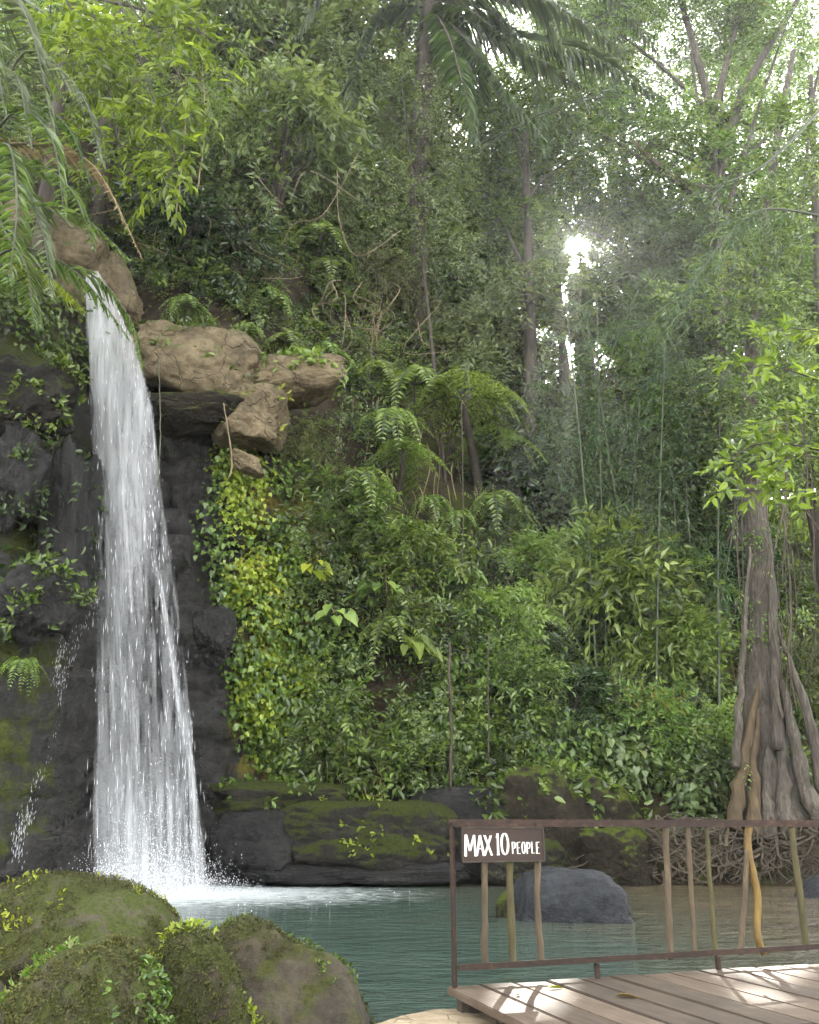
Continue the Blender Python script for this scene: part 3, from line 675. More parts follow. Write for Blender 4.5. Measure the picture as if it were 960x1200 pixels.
# ------------------------------------------------------------------ deck, railing, sign
ZD = .35
P0 = atz(533, 1157, ZD); P1 = atz(960, 1130, ZD); ED = unit((P1-P0)*np.array([1, 1, 0])); EN = np.array([ED[1], -ED[0], 0])   # EN points towards the viewer
def railpt(px, py):
    d = ray(px, py); o_ = np.array([0, 0, H]); t = ((P0-o_)@EN)/(d@EN); return o_+d*t
deck = empty('wooden_deck', P0-ED*.06, 'weathered brown plank deck in front of the railing, lower right', 'deck')
DL = np.array(deck.location)
mb = MB(); W = .238; nk = 22; r_ = np.random.default_rng(3)
for k in range(nk):
    c = P0+ED*(-.045+W*(k+.5))+EN*(.76+r_.uniform(-.012, .012))+np.array([0, 0, -.022+r_.uniform(-.004, .004)])
    yaw = r_.uniform(-.006, .006); a = ED*math.cos(yaw)+EN*math.sin(yaw); b = EN*math.cos(yaw)-ED*math.sin(yaw); z = np.array([r_.uniform(-.008, .008), 0, 1])
    bm_ = bmesh.new(); bmesh.ops.create_cube(bm_, size=2); bmesh.ops.scale(bm_, vec=(W/2-.009, .80, .022), verts=bm_.verts)
    bmesh.ops.bevel(bm_, geom=[e for e in bm_.edges], offset=.006, segments=2, affect='EDGES')
    bmesh.ops.subdivide_edges(bm_, edges=[e for e in bm_.edges if abs((e.verts[0].co-e.verts[1].co).y) > 1], cuts=6)
    V = np.array([q.co[:] for q in bm_.verts]); V[:, 2] += .006*fbm(V*np.array([6, 1.5, 1])+k*7, 3, k)
    for f in bm_.faces: pass
    bm_.verts.index_update(); fs = [[q.index for q in f.verts] for f in bm_.faces]; bm_.free()
    Vw = c+V[:, :1]*a+V[:, 1:2]*b+V[:, 2:3]*z
    for sz in set(map(len, fs)):
        pass
    base = mb.n; mb.v.append(Vw); mb.n += len(Vw)
    for sz in sorted(set(map(len, fs))): mb.f.append(np.array([f for f in fs if len(f) == sz])+base)
g = NT('deck_planks'); geo = g.n('ShaderNodeNewGeometry')
mp = g.n('ShaderNodeMapping'); mp.inputs['Rotation'].default_value = (0, 0, -math.atan2(EN[1], EN[0])); g.l(g.coord('Object'), mp.inputs[0])
mp2 = g.n('ShaderNodeMapping'); mp2.inputs['Scale'].default_value = (2.2, 34, 8); g.l(mp.outputs[0], mp2.inputs[0])
gr = g.noise(1, 6, .65, vec=mp2.outputs[0], dist=.3); st = g.noise(2.3, 5, .6)
col = g.ramp(g.math('ADD', g.math('MULTIPLY', gr, .6), g.math('MULTIPLY', st, .4)), [(.3, (.032, .022, .014)), (.5, (.092, .066, .045)), (.7, (.165, .124, .088))])
hs = g.n('ShaderNodeHueSaturation'); g.l(col, hs.inputs['Color']); g.l(g.math('ADD', .6, g.math('MULTIPLY', geo.outputs['Random Per Island'], .7)), hs.inputs['Value'])
M['deck'] = g.done(g.bsdf(hs.outputs[0], .68, g.bump(gr, .6, .006)))
mb.build('planking', M['deck'], deck, False, DL)
mb = MB(); box(mb, P0+ED*2.5+EN*1.50+np.array([0, 0, -.125]), ED*2.56, EN*.04, (0, 0, .078)); mb.build('edge_beam', M['wood_stick'], deck, False, DL)
mb = MB(); box(mb, P0+ED*2.5+EN*.07+np.array([0, 0, -.112]), ED*2.5, EN*.045, (0, 0, .065)); mb.build('edge_beam', M['bark_dark'], deck, False, DL)
for k in range(4):
    for s_ in (.12, 1.40):
        mb = MB(); q = P0+ED*(.25+1.6*k)+EN*s_; tube(mb, [q+np.array([0, 0, -1.2]), q+np.array([0, 0, -.6]), q+np.array([0, 0, -.18])], [.06, .055, .055], 8); mb.build('pile', M['bark_dark'], deck, True, DL)

rail = empty('railing', P0, 'rusty brown metal railing with crooked wooden stick balusters along the deck', 'railing')
RL = np.array(rail.location)
ztop = railpt(536, 964)[2]
tR = P0*np.array([1, 1, 0])+ED*3.6
zb0 = railpt(545, 1133)[2]; zb1 = railpt(955, 1109)[2]
mb = MB()
q0 = P0*np.array([1, 1, 0])
box(mb, q0+ED*.0+np.array([0, 0, (ztop+ZD-.05)/2]), ED*.017, EN*.0035, (0, 0, (ztop-ZD+.05)/2)); box(mb, q0-ED*.0135+EN*.0206+np.array([0, 0, (ztop+ZD-.05)/2]), ED*.0035, EN*.017, (0, 0, (ztop-ZD+.05)/2-.001))
mb.build('post', M['rust'], rail, False, RL)
mb = MB(); box(mb, q0+ED*1.8+np.array([0, 0, ztop+.018]), ED*1.83, EN*.02, (0, 0, .0035)); box(mb, q0+ED*1.8+EN*.0165+np.array([0, 0, ztop-.0065]), ED*1.83, EN*.0035, (0, 0, .021))
mb.build('top_rail', M['rust'], rail, False, RL)
mb = MB(); A_ = q0+np.array([0, 0, zb0]); B_ = q0+ED*(3.6)+np.array([0, 0, zb0+(zb1-zb0)*3.6/2.83]); d_ = (B_-A_)/2
box(mb, (A_+B_)/2+ED*.02, d_, EN*.018, (0, 0, .003)); box(mb, (A_+B_)/2+ED*.02+EN*.0215+np.array([0, 0, .0]), d_, EN*.0033, (0, 0, .018))
mb.build('bottom_rail', M['rust'], rail, False, RL)
for (x, y0, y1) in ((700, 1128, 1147), (842, 1120, 1141)):
    mb = MB(); a_ = railpt(x, y0); b_ = railpt(x, y1); box(mb, (a_+b_)/2+EN*.0-np.array([0, 0, .005]), ED*.014, EN*.012, (0, 0, abs(a_[2]-b_[2])/2)); mb.build('foot', M['rust'], rail, False, RL)
def stick(pts, w, mat, seed):
    W3 = [railpt(x, y)-EN*.012 for x, y in pts]; W3 = curve(W3, 18); r_ = np.random.default_rng(seed); k = len(W3)
    jit = np.cumsum(r_.normal(0, .0022, (k, 2)), 0); jit -= np.linspace(0, 1, k)[:, None]*jit[-1]
    W3 = W3+jit[:, :1]*ED+jit[:, 1:]*EN
    mb = MB(); tube(mb, W3, w*(1+.13*fbm(np.stack([np.arange(k)*.6, np.arange(k)*0., np.arange(k)*0+seed], -1), 2, seed)), 9)
    mb.build('baluster', M[mat], rail, True, RL)
stick([(567, 969), (569, 1060), (570, 1136)], .022, 'wood_stick', 1)
stick([(598, 969), (599, 1050), (603, 1133)], .024, 'wood_green', 2)
stick([(632, 969), (632, 1060), (636, 1132)], .022, 'wood_stick', 3)
stick([(781, 966), (784, 1045), (788, 1125)], .023, 'wood_stick', 4)
stick([(807, 968), (811, 1050), (816, 1122)], .019, 'wood_stick', 5)
stick([(829, 969), (834, 1050), (843, 1136)], .017, 'wood_green', 6)
stick([(854, 969), (854, 978), (853, 992)], .012, 'wood_stick', 10)
stick([(877, 996), (872, 1070), (870, 1119)], .020, 'wood_stick', 7)
stick([(880, 968), (880, 1000), (889, 1050), (889, 1095), (897, 1118)], .027, 'wood_yellow', 8)
stick([(929, 968), (936, 1030), (946, 1114)], .024, 'wood_green', 9)
stick([(985, 968), (990, 1030), (996, 1112)], .024, 'wood_stick', 11)

sg = empty('sign', railpt(585, 1010)+EN*.03, 'brown sign board painted with white MAX 10 PEOPLE hanging on the railing', 'sign')
SL = np.array(sg.location)
c0, c1, c2 = railpt(538, 969)+EN*.028, railpt(634, 966)+EN*.028, railpt(538, 1011)+EN*.028
su = ED*np.linalg.norm(c1-c0); sv = np.array([0, 0, -1])*abs(c2[2]-c0[2])
mid = c0+su/2+sv/2
def rbox(mb, c, a, b, d, bev):
    bm_ = bmesh.new(); bmesh.ops.create_cube(bm_, size=2); la, lb, ld = (np.linalg.norm(q) for q in (a, b, d))
    bmesh.ops.scale(bm_, vec=(la, lb, ld), verts=bm_.verts); bmesh.ops.bevel(bm_, geom=bm_.edges[:], offset=bev, segments=2, affect='EDGES')
    V = np.array([q.co[:] for q in bm_.verts]); bm_.verts.index_update(); fs = [[q.index for q in f.verts] for f in bm_.faces]; bm_.free()
    base = mb.n; mb.v.append(c+V[:, :1]*unit(a)+V[:, 1:2]*unit(b)+V[:, 2:3]*unit(d)); mb.n += len(V)
    for sz in sorted(set(map(len, fs))): mb.f.append(np.array([f for f in fs if len(f) == sz])+base)
mb = MB(); rbox(mb, mid, su/2, sv/2, EN*.010, .004); mb.build('board', M['sign_brown'], sg, False, SL)
mb = MB()
for (cc, aa, bb) in ((mid-sv*.475, su/2*.995, sv*.022), (mid+sv*.475, su/2*.995, sv*.022), (mid-su*.489, su*.009, sv*.45), (mid+su*.489, su*.009, sv*.45)):
    rbox(mb, cc+EN*.012, aa, bb, EN*.004, .0015)
mb.build('border', M['bark_dark'], sg, False, SL)
for s_ in (.08, .92):
    mb = MB(); tube(mb, [c0+su*s_+sv*.15-EN*.004+np.array([0, 0, q]) for q in (0, .03, .06)], .006, 6); mb.build('hanger', M['rust'], sg, True, SL)
GL = {  # brush strokes of each letter in a unit box
    'M': [[(0, 1), (.06, 0)], [(.06, 0), (.45, .75)], [(.45, .75), (.9, .02)], [(.9, .02), (1, 1)]],
    'A': [[(0, 1), (.5, 0)], [(.5, 0), (1, 1)], [(.2, .66), (.82, .64)]], 'X': [[(.02, 0), (1, 1)], [(.95, .02), (0, 1)]],
    '1': [[(.1, .2), (.5, 0)], [(.5, 0), (.5, 1)], [(.05, 1), (.95, .99)]],
    '0': [[(.5+.5*math.sin(a), .5-.5*math.cos(a)) for a in np.linspace(0, 2*PI, 15)]],
    'O': [[(.5+.5*math.sin(a), .5-.5*math.cos(a)) for a in np.linspace(0, 2*PI, 15)]],
    'P': [[(.05, 0), (.05, 1)], [(.05, .02)]+[(.5+.45*math.sin(a), .28-.27*math.cos(a)) for a in np.linspace(.2, PI-.2, 7)]+[(.05, .56)]],
    'E': [[(.05, 0), (.05, 1)], [(.05, .02), (.95, .0)], [(.05, .5), (.8, .48)], [(.05, .98), (.98, .97)]],
    'L': [[(.05, 0), (.05, 1)], [(.05, .97), (.95, .97)]]}
lay = [0]
def glyph(mb, ch, x, y, w, h, t):
    for stq in GL[ch]:
        p = np.array(stq)*np.array([w, h])+np.array([x, y]); k = len(p); lay[0] += 1
        tg = unit(np.gradient(p, axis=0)); nn_ = np.stack([-tg[:, 1], tg[:, 0]], -1)
        if k == 2: p = p+np.array([[-.15], [.15]])*t*tg
        hw = t*.5*(1+.12*np.sin(np.arange(k)*1.7+lay[0]))
        e1 = p+nn_*hw[:, None]; e2 = p-nn_*hw[:, None]
        d0 = .0112+.0003*(lay[0] % 9); d1 = d0-.0022
        def wv(q, d): return c0+su*q[:, :1]+sv*q[:, 1:2]+EN*d
        # stroke coordinates are in board widths / heights
        V = np.concatenate([wv(e1, d0), wv(e2, d0), wv(e1, d1), wv(e2, d1)]); i = np.arange(k-1)
        Fq = np.concatenate([np.stack([i, i+1, k+i+1, k+i], -1), np.stack([i, 2*k+i, 2*k+i+1, i+1], -1), np.stack([k+i, k+i+1, 3*k+i+1, 3*k+i], -1)])
        mb.add(V, Fq); mb.add(V[[0, k, 3*k, 2*k]], [(0, 1, 2, 3)]); mb.add(V[[k-1, 2*k-1, 4*k-1, 3*k-1]], [(3, 2, 1, 0)])
mb = MB()
for ch, x, w, y, h in (('M', .045, .115, .22, .60), ('A', .175, .085, .24, .57), ('X', .27, .082, .24, .56), ('1', .415, .03, .19, .60), ('0', .472, .08, .18, .61)):
    glyph(mb, ch, x, y, w, h, .026)
for k, ch in enumerate('PEOPLE'):
    glyph(mb, ch, .602+k*.059, .43+.008*(k % 2), .038, .33, .0155)
mb.build('lettering', M['paint_white'], sg, False, SL)

# fallen leaves on the deck
def fallen(px, py, mat, label, sz, rz):
    p = atz(px, py, ZD+.012); mb = MB(); d = np.array([[math.cos(rz), math.sin(rz), .05]])
    leaves(mb, p[None], d, np.array([[.1, .1, 1.]]), sz, sz*.5, 'ovate'); V = np.concatenate(mb.v); n0 = len(V)
    mb.add(V-np.array([0, 0, .002]), np.array([[0, 3, 2, 1], [0, 5, 4, 3]]))
    o = mb.build('fallen_leaf', M[mat], None, False, p); tag(o, label, 'leaf', 'fallen leaves on the deck')
fallen(642, 1157, 'leaf_yellow', 'small yellowish fallen leaf near the far edge of the deck', .11, .4)
fallen(722, 1166, 'leaf_dry', 'larger pale dry leaf lying mid deck right of the yellowish leaf', .14, -.2)
fallen(606, 1166, 'leaf_dry', 'tiny brown leaf on the plank left of the yellowish leaf', .06, 1.2)

# ------------------------------------------------------------------ ground cover on the slope
def inpoly(x, y, poly):
    r = np.zeros(len(x), bool); n = len(poly)
    for i in range(n):
        (x0, y0), (x1, y1) = poly[i], poly[(i+1) % n]
        c = ((y0 > y) != (y1 > y)); r ^= c & (x < (x1-x0)*(y-y0)/(y1-y0+1e-9)+x0)
    return r
BARE = [[(425, 545), (520, 550), (555, 600), (540, 660), (470, 665), (425, 620)], [(575, 640), (640, 650), (640, 690), (580, 690)], [(460, 440), (700, 450), (700, 560), (620, 590), (470, 590)], [(250, 520), (305, 510), (350, 580), (368, 700), (385, 850), (350, 910), (270, 900), (255, 700)], [(440, 560), (520, 555), (545, 610), (535, 650), (470, 655), (435, 610)], [(400, 800), (450, 790), (470, 850), (430, 870)], [(175, 405), (300, 405), (400, 450), (390, 490), (250, 500), (190, 470)], [(640, 830), (720, 850), (740, 930), (650, 900)]]
def spots(poly, n, thr=None, sc=.02, seed=1, bare=False):
    poly = np.asarray(poly, float); lo, hi = poly.min(0), poly.max(0); X, Y = [], []
    got = 0
    while got < n:
        x = rng.uniform(lo[0], hi[0], n*2); y = rng.uniform(lo[1], hi[1], n*2); k = inpoly(x, y, poly)
        if bare:
            for bp in BARE: k &= ~inpoly(x, y, bp)
        if thr is not None: k &= fbm(np.stack([x*sc, y*sc, x*0], -1), 3, seed) > thr
        X.append(x[k]); Y.append(y[k]); got += k.sum()
        if k.sum() == 0: break
    x = np.concatenate(X)[:n]; y = np.concatenate(Y)[:n]
    P = hit(x, y); ok = ~np.isnan(P[:, 0]); P = P[ok]
    return surf(P[:, 0], P[:, 2]), snormal(P[:, 0], P[:, 2])
def cover_leaves(mb, poly, nc, per, L, spread=.35, lift=.35, kind='heart', ratio=.8, thr=None, sc=.02, seed=1, down=.75):
    P, N = spots(poly, nc, thr, sc, seed); m = len(P)
    lf = rng.uniform(.02, 1, (m, 1))**1.5*lift
    A = (P+N*lf)[:, None]+rng.normal(0, spread, (m, per, 3))*np.array([1, .45, 1]); A = A.reshape(-1, 3); Nn = np.repeat(N, per, 0); k = len(A)
    D = -np.array([0, 0, down])+Nn*.55+rng.normal(0, .42, (k, 3)); nr = Nn*.75+np.array([0, 0, .55])+rng.normal(0, .3, (k, 3))
    l = L*rng.uniform(.55, 1.3, k); leaves(mb, A, D, nr, l, l*ratio, kind)
def cover_sprays(mb, poly, nc, per, nleaf, L, tw=.6, lift=.4, thr=None, sc=.02, seed=1, kind='lance', ratio=.42, droop=.45, out=.8):
    P, N = spots(poly, nc, thr, sc, seed, True); m = len(P)
    A = np.repeat(P+N*rng.uniform(0, lift, (m, 1)), per, 0)+rng.normal(0, .12, (m*per, 3)); Nn = np.repeat(N, per, 0)
    D = Nn*out+np.array([0, 0, .25])+rng.normal(0, .6, (m*per, 3))
    sprays(mb, A, D, tw*rng.uniform(.6, 1.4, m*per), nleaf, L, ratio, 58, droop, kind)
def stuff(mb, name, mat, label, cat):
    o = mb.build(name, M[mat]); return tag(o, label, cat, kind='stuff')

SLOPE = [(255, 640), (330, 500), (420, 470), (300, 380), (150, 330), (100, 240), (-40, 250), (-60, -60), (560, -60), (640, 280), (760, 430), (1000, 470), (1000, 960), (860, 960), (700, 900), (560, 920), (430, 900), (330, 900)]
def lumps(poly, n, r0, r1, ntw, nleaf, L, names, seed, thr=None, **kw):
    P, N = spots(poly, n, thr, .015, seed, True); m = len(P); r = rng.uniform(r0, r1, m); pick = rng.integers(0, len(names), m)
    for q, (mat, label, cat) in enumerate(names):
        i = np.flatnonzero(pick == q); b = MB(); j = np.repeat(i, ntw); o_ = ball(len(j)); o_ = o_+N[j]*.7+np.array([0, 0, .25])
        o_ = unit(o_)*rng.uniform(.35, 1, (len(j), 1))
        A = P[j]+N[j]*(r[j]*.25)[:, None]+o_*r[j][:, None]*np.array([1, 1, .8])
        sprays(b, A, o_+rng.normal(0, .35, (len(j), 3)), .55*rng.uniform(.6, 1.4, len(j)), nleaf, L*rng.uniform(.8, 1.2), **kw)
        o = b.build('undergrowth_foliage', M[mat]); tag(o, label, cat, kind='stuff')
lumps(SLOPE, 150, .4, 1.3, 22, 7, .30, [('leaf_mid', 'clumps of broad mid green leaves over the whole slope', 'undergrowth')], 55, thr=-.05, kind='ovate', ratio=.5)
lumps(SLOPE, 130, .4, 1.5, 40, 9, .17, [('leaf_pale', 'clumps of small pale leaves over the whole slope', 'undergrowth')], 56, thr=-.05, kind='ovate', ratio=.5)
lumps(SLOPE, 120, .4, 1.4, 30, 9, .24, [('leaf_dark', 'clumps of dark narrow leaves over the whole slope', 'undergrowth')], 57, thr=-.05, kind='lance', ratio=.3)
lumps(SLOPE, 90, .3, 1.1, 30, 10, .27, [('leaf_olive', 'clumps of grassy olive leaves over the whole slope', 'undergrowth')], 58, thr=-.05, kind='lance', ratio=.13, droop=.9, ang=35)
lumps(SLOPE, 110, .25, .8, 26, 9, .13, [('leaf_light', 'clumps of tiny light green leaves over the whole slope', 'undergrowth')], 59, thr=.0, kind='ovate', ratio=.6)
mb = MB(); cover_sprays(mb, SLOPE, 1500, 4, 7, .2, .75, .4, seed=3); stuff(mb, 'undergrowth_foliage', 'leaf_dark', 'dark mixed undergrowth blanketing the steep slope behind the pool', 'undergrowth')
mb = MB(); cover_sprays(mb, SLOPE, 520, 4, 7, .24, .9, 1.0, .08, .012, 5); stuff(mb, 'undergrowth_foliage', 'leaf_mid', 'mid green leafy sprays scattered over the dark undergrowth of the slope', 'undergrowth')
CRE = [(250, 540), (282, 525), (330, 590), (352, 660), (372, 760), (385, 850), (350, 905), (300, 900), (276, 840), (272, 770), (262, 700), (285, 640)]
mb = MB(); cover_leaves(mb, CRE, 800, 11, .145, .22, .5, thr=.02, sc=.035, seed=4); stuff(mb, 'creeper_leaves', 'leaf_yellow', 'yellow green creeper carpeting the rock right of the waterfall', 'creeper')
mb = MB(); cover_leaves(mb, [(255, 520), (300, 520), (345, 560), (400, 640), (420, 780), (390, 880), (330, 920), (280, 860), (262, 760), (240, 640)], 560, 9, .17, .24, .7, thr=-.03, sc=.025, seed=9); stuff(mb, 'creeper_leaves', 'leaf_mid', 'mid green creeper woven through the yellow creeper beside the waterfall', 'creeper')
mb = MB(); cover_leaves(mb, [(390, 790), (470, 810), (560, 780), (660, 790), (720, 850), (700, 900), (640, 900), (590, 935), (520, 925), (450, 905), (390, 890)], 760, 8, .2, .26, .8, thr=-.12, sc=.022, seed=6); stuff(mb, 'ivy_leaves', 'leaf_mid', 'heart leaved ivy hanging over the dark rock left of the tall outcrop', 'ivy')
mb = MB(); cover_leaves(mb, [(690, 800), (780, 790), (870, 830), (865, 940), (800, 970), (730, 950), (690, 880)], 560, 8, .22, .28, .9, thr=-.15, sc=.022, seed=16); stuff(mb, 'ivy_leaves', 'leaf_pale', 'pale leafy ivy on the bank between the dark outcrop and the fig tree', 'ivy')
mb = MB(); cover_leaves(mb, [(380, 620), (560, 640), (660, 700), (640, 800), (540, 800), (420, 800), (370, 720)], 260, 7, .27, .34, 1.1, 'ovate', .5, .05, seed=26); stuff(mb, 'climber_leaves', 'leaf_mid', 'broad leaved climber covering the middle of the slope above the ivy', 'climber')
mb = MB(); cover_leaves(mb, [(-30, 470), (10, 560), (30, 600), (60, 650), (50, 720), (-30, 740)], 130, 9, .17, .22, .5, thr=-.3, seed=36); stuff(mb, 'creeper_leaves', 'leaf_dark', 'dark creeper hanging at far left below the moss covered rock', 'creeper')
mb = MB(); cover_leaves(mb, [(-30, 320), (50, 330), (110, 400), (110, 460), (60, 430), (-30, 440)], 190, 9, .17, .22, 1.2, thr=-.4, seed=37); stuff(mb, 'creeper_leaves', 'leaf_mid', 'small leaved creeper draped over the rock left of the waterfall top', 'creeper')
mb = MB(); cover_leaves(mb, [(285, 905), (500, 905), (590, 960), (560, 1000), (500, 960), (300, 950)], 90, 5, .13, .2, .5, thr=.0, seed=38); stuff(mb, 'sprig_leaves', 'leaf_mid', 'scattered small sprigs growing on the mossy ledges above the waterline', 'sprigs')

# small plants on the near boulders
def on_boulder(o, n, mat, label, L, thr, seed, facing=-.2, name='sprig_leaves'):
    me = o.data; V = np.empty(len(me.vertices)*3, np.float32); me.vertices.foreach_get('co', V); V = V.reshape(-1, 3).astype(float)
    Nn = np.empty(len(me.vertices)*3, np.float32); me.vertices.foreach_get('normal', Nn); Nn = Nn.reshape(-1, 3).astype(float)
    W = V+np.array(o.location); k = (fbm(W*2.2, 3, seed) > thr) & (W[:, 2] > .02) & (Nn[:, 1] < .5) & (Nn[:, 2] > facing)
    i = np.flatnonzero(k)
    if len(i) == 0: return
    i = rng.choice(i, n); mb = MB()
    A = np.repeat(W[i], 5, 0)+rng.normal(0, .4*L, (n*5, 3)); N_ = np.repeat(Nn[i], 5, 0)
    D = N_*.8+rng.normal(0, .6, (n*5, 3))-np.array([0, 0, .3]); l = L*rng.uniform(.5, 1.5, n*5)
    leaves(mb, A+N_*.012, D, N_+rng.normal(0, .3, (n*5, 3)), l, l*.55, 'ovate')
    ob = mb.build('sprig_leaves', M[mat]); tag(ob, label, 'sprigs', kind='stuff')
M['moss_leaf'] = foliage('moss_tuft', (.02, .024, .004), (.048, .053, .009), (.095, .093, .017), (.11, .07, .025), .2, .8, .5)
for k_, lab in ((1, 'soft moss carpet over the largest mossy boulder'), (2, 'moss carpet on the front mossy boulder'), (3, 'yellow green moss on the narrow wedged boulder'), (4, 'thin moss on the brown boulder')):
    on_boulder(B[k_], (3600, 2600, 1700, 2400)[k_-1], 'moss_leaf', lab, .017, (-.08, -.1, -.15, -.08)[k_-1], 60+k_, -.4)
on_boulder(B[1], 110, 'leaf_yellow', 'tiny leaves dotted over the largest mossy boulder', .04, .0, 2)
on_boulder(B[2], 230, 'leaf_mid', 'bright little ferny leaves growing over the front mossy boulder', .042, -.05, 3, -.7)
on_boulder(B[3], 180, 'leaf_yellow', 'yellow green tiny leaves covering the narrow wedged boulder', .036, -.05, 4, -.7)
on_boulder(B[4], 170, 'leaf_mid', 'little leaves along the lower face of the brown boulder', .034, .06, 8, -.7)

on_boulder(LR1, 60, 'leaf_mid', 'weeds rooted on top of the largest pale ledge boulder', .2, .05, 41, .25)
on_boulder(LR3, 90, 'leaf_light', 'weeds hanging over the long flat tan rock', .22, -.05, 42, .1)
on_boulder(LR2, 30, 'leaf_yellow', 'weeds on the tan block over the creeper', .16, .0, 43, .2)
on_boulder(LR4, 40, 'leaf_mid', 'weeds on the cracked pale rock left of the waterfall lip', .18, .0, 44, .2)
for q_, n_, lab in ((SB1, 60, 'creeper sprigs along the edge of the tall glistening slab'), (SB2, 60, 'dark creeper hanging on the shorter wet slab'), (SB3, 110, 'creeper tumbling over the blocky dark rock'), (SB4, 170, 'thick creeper over the moss covered rock at far left')):
    on_boulder(q_, n_, 'leaf_mid' if n_ > 60 else 'leaf_dark', lab, .17, .08, 70+n_, -.5)
on_boulder(O1, 150, 'leaf_mid', 'ivy trailing over the top of the tall dark outcrop', .24, .0, 31, .15)
on_boulder(O4, 70, 'leaf_mid', 'ivy trailing over the dripping dark rock face by the sign', .22, .0, 32, .1)
on_boulder(O3, 50, 'leaf_mid', 'small leaves along the moss topped shelf near the waterfall', .16, .05, 33, .1)
on_boulder(O2, 30, 'leaf_yellow', 'a few yellowish leaves on the long mossy ledge block', .12, .1, 34, .1)
# ------------------------------------------------------------------ shrubs
def shrub_proto(name, mat, R, nb, ntw, nleaf, L, label, cat, group, tw=.6, ratio=.42, kind='lance', droop=.4, flat=.75, stem='bark_dark', up=.75, ang=58):
    """a many stemmed bush about 2 m high standing on the origin"""
    r = empty(name, (0, 0, 0), label, cat, group)
    mb = MB(); B_ = crown(mb, (0, 0, R[2]*.95), R, nb, ntw, nleaf, L, tw, .42, ratio, kind, False, droop, .35, flat, up, ang, .006)
    mb.build('foliage', M[mat], r)
    mb = MB()
    for b in B_:
        tube(mb, curve([(0, 0, -.5), (b[0]*.25, b[1]*.25, b[2]*.4), b], 7), np.linspace(.045, .012, 7)*R[2]**.5, 5)
    mb.build('stem', M[stem], r, True)
    return r
used = set()
def place(proto, px, py, label, sc=1., Y=None, rz=None, lift=0, out=.45):
    p = onface(px, py) if Y is None else at(px, py, Y)
    p = p+snormal(p[0:1], p[2:3])[0]*out*sc
    p = p+np.array([0, -.05, lift]); rz = rng.uniform(0, 6.28) if rz is None else rz
    if proto.name not in used:
        used.add(proto.name); proto.location = tuple(p); proto.rotation_euler = (0, 0, rz); proto.scale = (sc, sc, sc) if np.isscalar(sc) else sc; proto['label'] = label
        return proto
    return dup(proto, p, rz, sc, label)
GS = 'leafy shrubs on the slope'
S1 = shrub_proto('leafy_shrub', 'leaf_light', (1.25, 1.25, 1.0), 18, 420, 9, .24, '', 'shrub', GS, .9)
S2 = shrub_proto('small_leaved_shrub', 'leaf_pale', (1.3, 1.2, 1.1), 22, 560, 9, .18, '', 'shrub', 'small leaved shrubs on the upper slope', .55, .45)
S3 = shrub_proto('glossy_shrub', 'leaf_gloss', (1.1, 1.1, .95), 14, 240, 8, .30, '', 'shrub', 'glossy dark shrubs', .6, .42, 'ovate')
S4 = shrub_proto('green_shrub', 'leaf_mid', (1.2, 1.2, 1.05), 16, 300, 8, .24, '', 'shrub', 'mid green shrubs on the slope', .7, .46, 'ovate')
S5 = shrub_proto('olive_shrub', 'leaf_olive', (1.2, 1.2, 1.1), 16, 380, 8, .14, '', 'shrub', 'olive drying shrubs', .7, .3, droop=.8)
place(S1, 690, 745, 'large light green shrub with tiered branches in the middle right of slope', 1.75, lift=-.6)
place(S1, 640, 705, 'light green shrub on the left shoulder of the large tiered shrub', 1.15, lift=-.3)
place(S1, 770, 800, 'light green shrub low on the right of the large tiered shrub', 1.2, lift=-.4)
place(S1, 575, 760, 'light green shrub leaning over the ivy left of the large tiered shrub', .85, lift=-.2)
place(S1, 830, 905, 'light green shrub at the foot of the fig tree', .8)
place(S4, 480, 690, 'mid green shrub in the centre of the slope above the taro leaves', 1.0, lift=-.3)
place(S4, 420, 640, 'mid green shrub right of the yellow creeper, below the flat ledge rock', .85)
place(S4, 735, 690, 'mid green shrub in front of the bamboo stems', 1.3)
place(S4, 800, 740, 'mid green shrub between bamboo stems and fig trunk', 1.2)
place(S4, 545, 420, 'mid green shrub just above the tree ferns, left of the pale dead pole', 1.4)
place(S4, 600, 850, 'mid green shrub overhanging the tall dark outcrop', .9)
place(S4, 760, 890, 'mid green shrub on top of the root tangle', .85)
place(S2, 310, 250, 'tall pale small leaved shrub above the dark hollow right of the waterfall top', 2.3)
place(S2, 400, 190, 'broad pale small leaved shrub high on the slope at upper centre', 2.8)
place(S2, 470, 300, 'pale small leaved shrub at the right end of the upper thicket', 2.1)
place(S2, 345, 120, 'highest pale small leaved shrub, left of the brown palm trunk', 2.7)
place(S2, 380, 330, 'low pale shrub just above the flat ledge rock', 1.3)
place(S2, 450, 90, 'pale feathery shrub directly left of the brown palm trunk', 2.4)
place(S2, 250, 120, 'pale shrub behind the bright broad leaved branch', 2.3)
place(S3, 210, 320, 'glossy dark shrub in the hollow right of the waterfall lip', 1.3)
place(S3, 270, 345, 'glossy dark shrub above the largest ledge boulder', 1.1)
place(S3, 590, 600, 'glossy dark shrub in the shade between tree ferns and tiered shrub', 1.3)
place(S3, 660, 860, 'glossy dark shrub in the cleft above the tall outcrop', .8)
place(S3, 850, 720, 'glossy dark shrub against the left side of the fig trunk', 1.1)
place(S5, 440, 380, 'olive drying shrub hanging right of the flat ledge rock', 1.2)
place(S5, 500, 230, 'olive drying thicket under the dark palm fronds', 2.0)
place(S5, 760, 780, 'olive drying shrub between the large tiered shrub and the fig tree', 1.1)
place(S5, 350, 560, 'olive drying shrub above the yellow creeper, under the tan block', .8)
place(S5, 930, 830, 'olive drying shrub right of the fig trunk', 1.3)

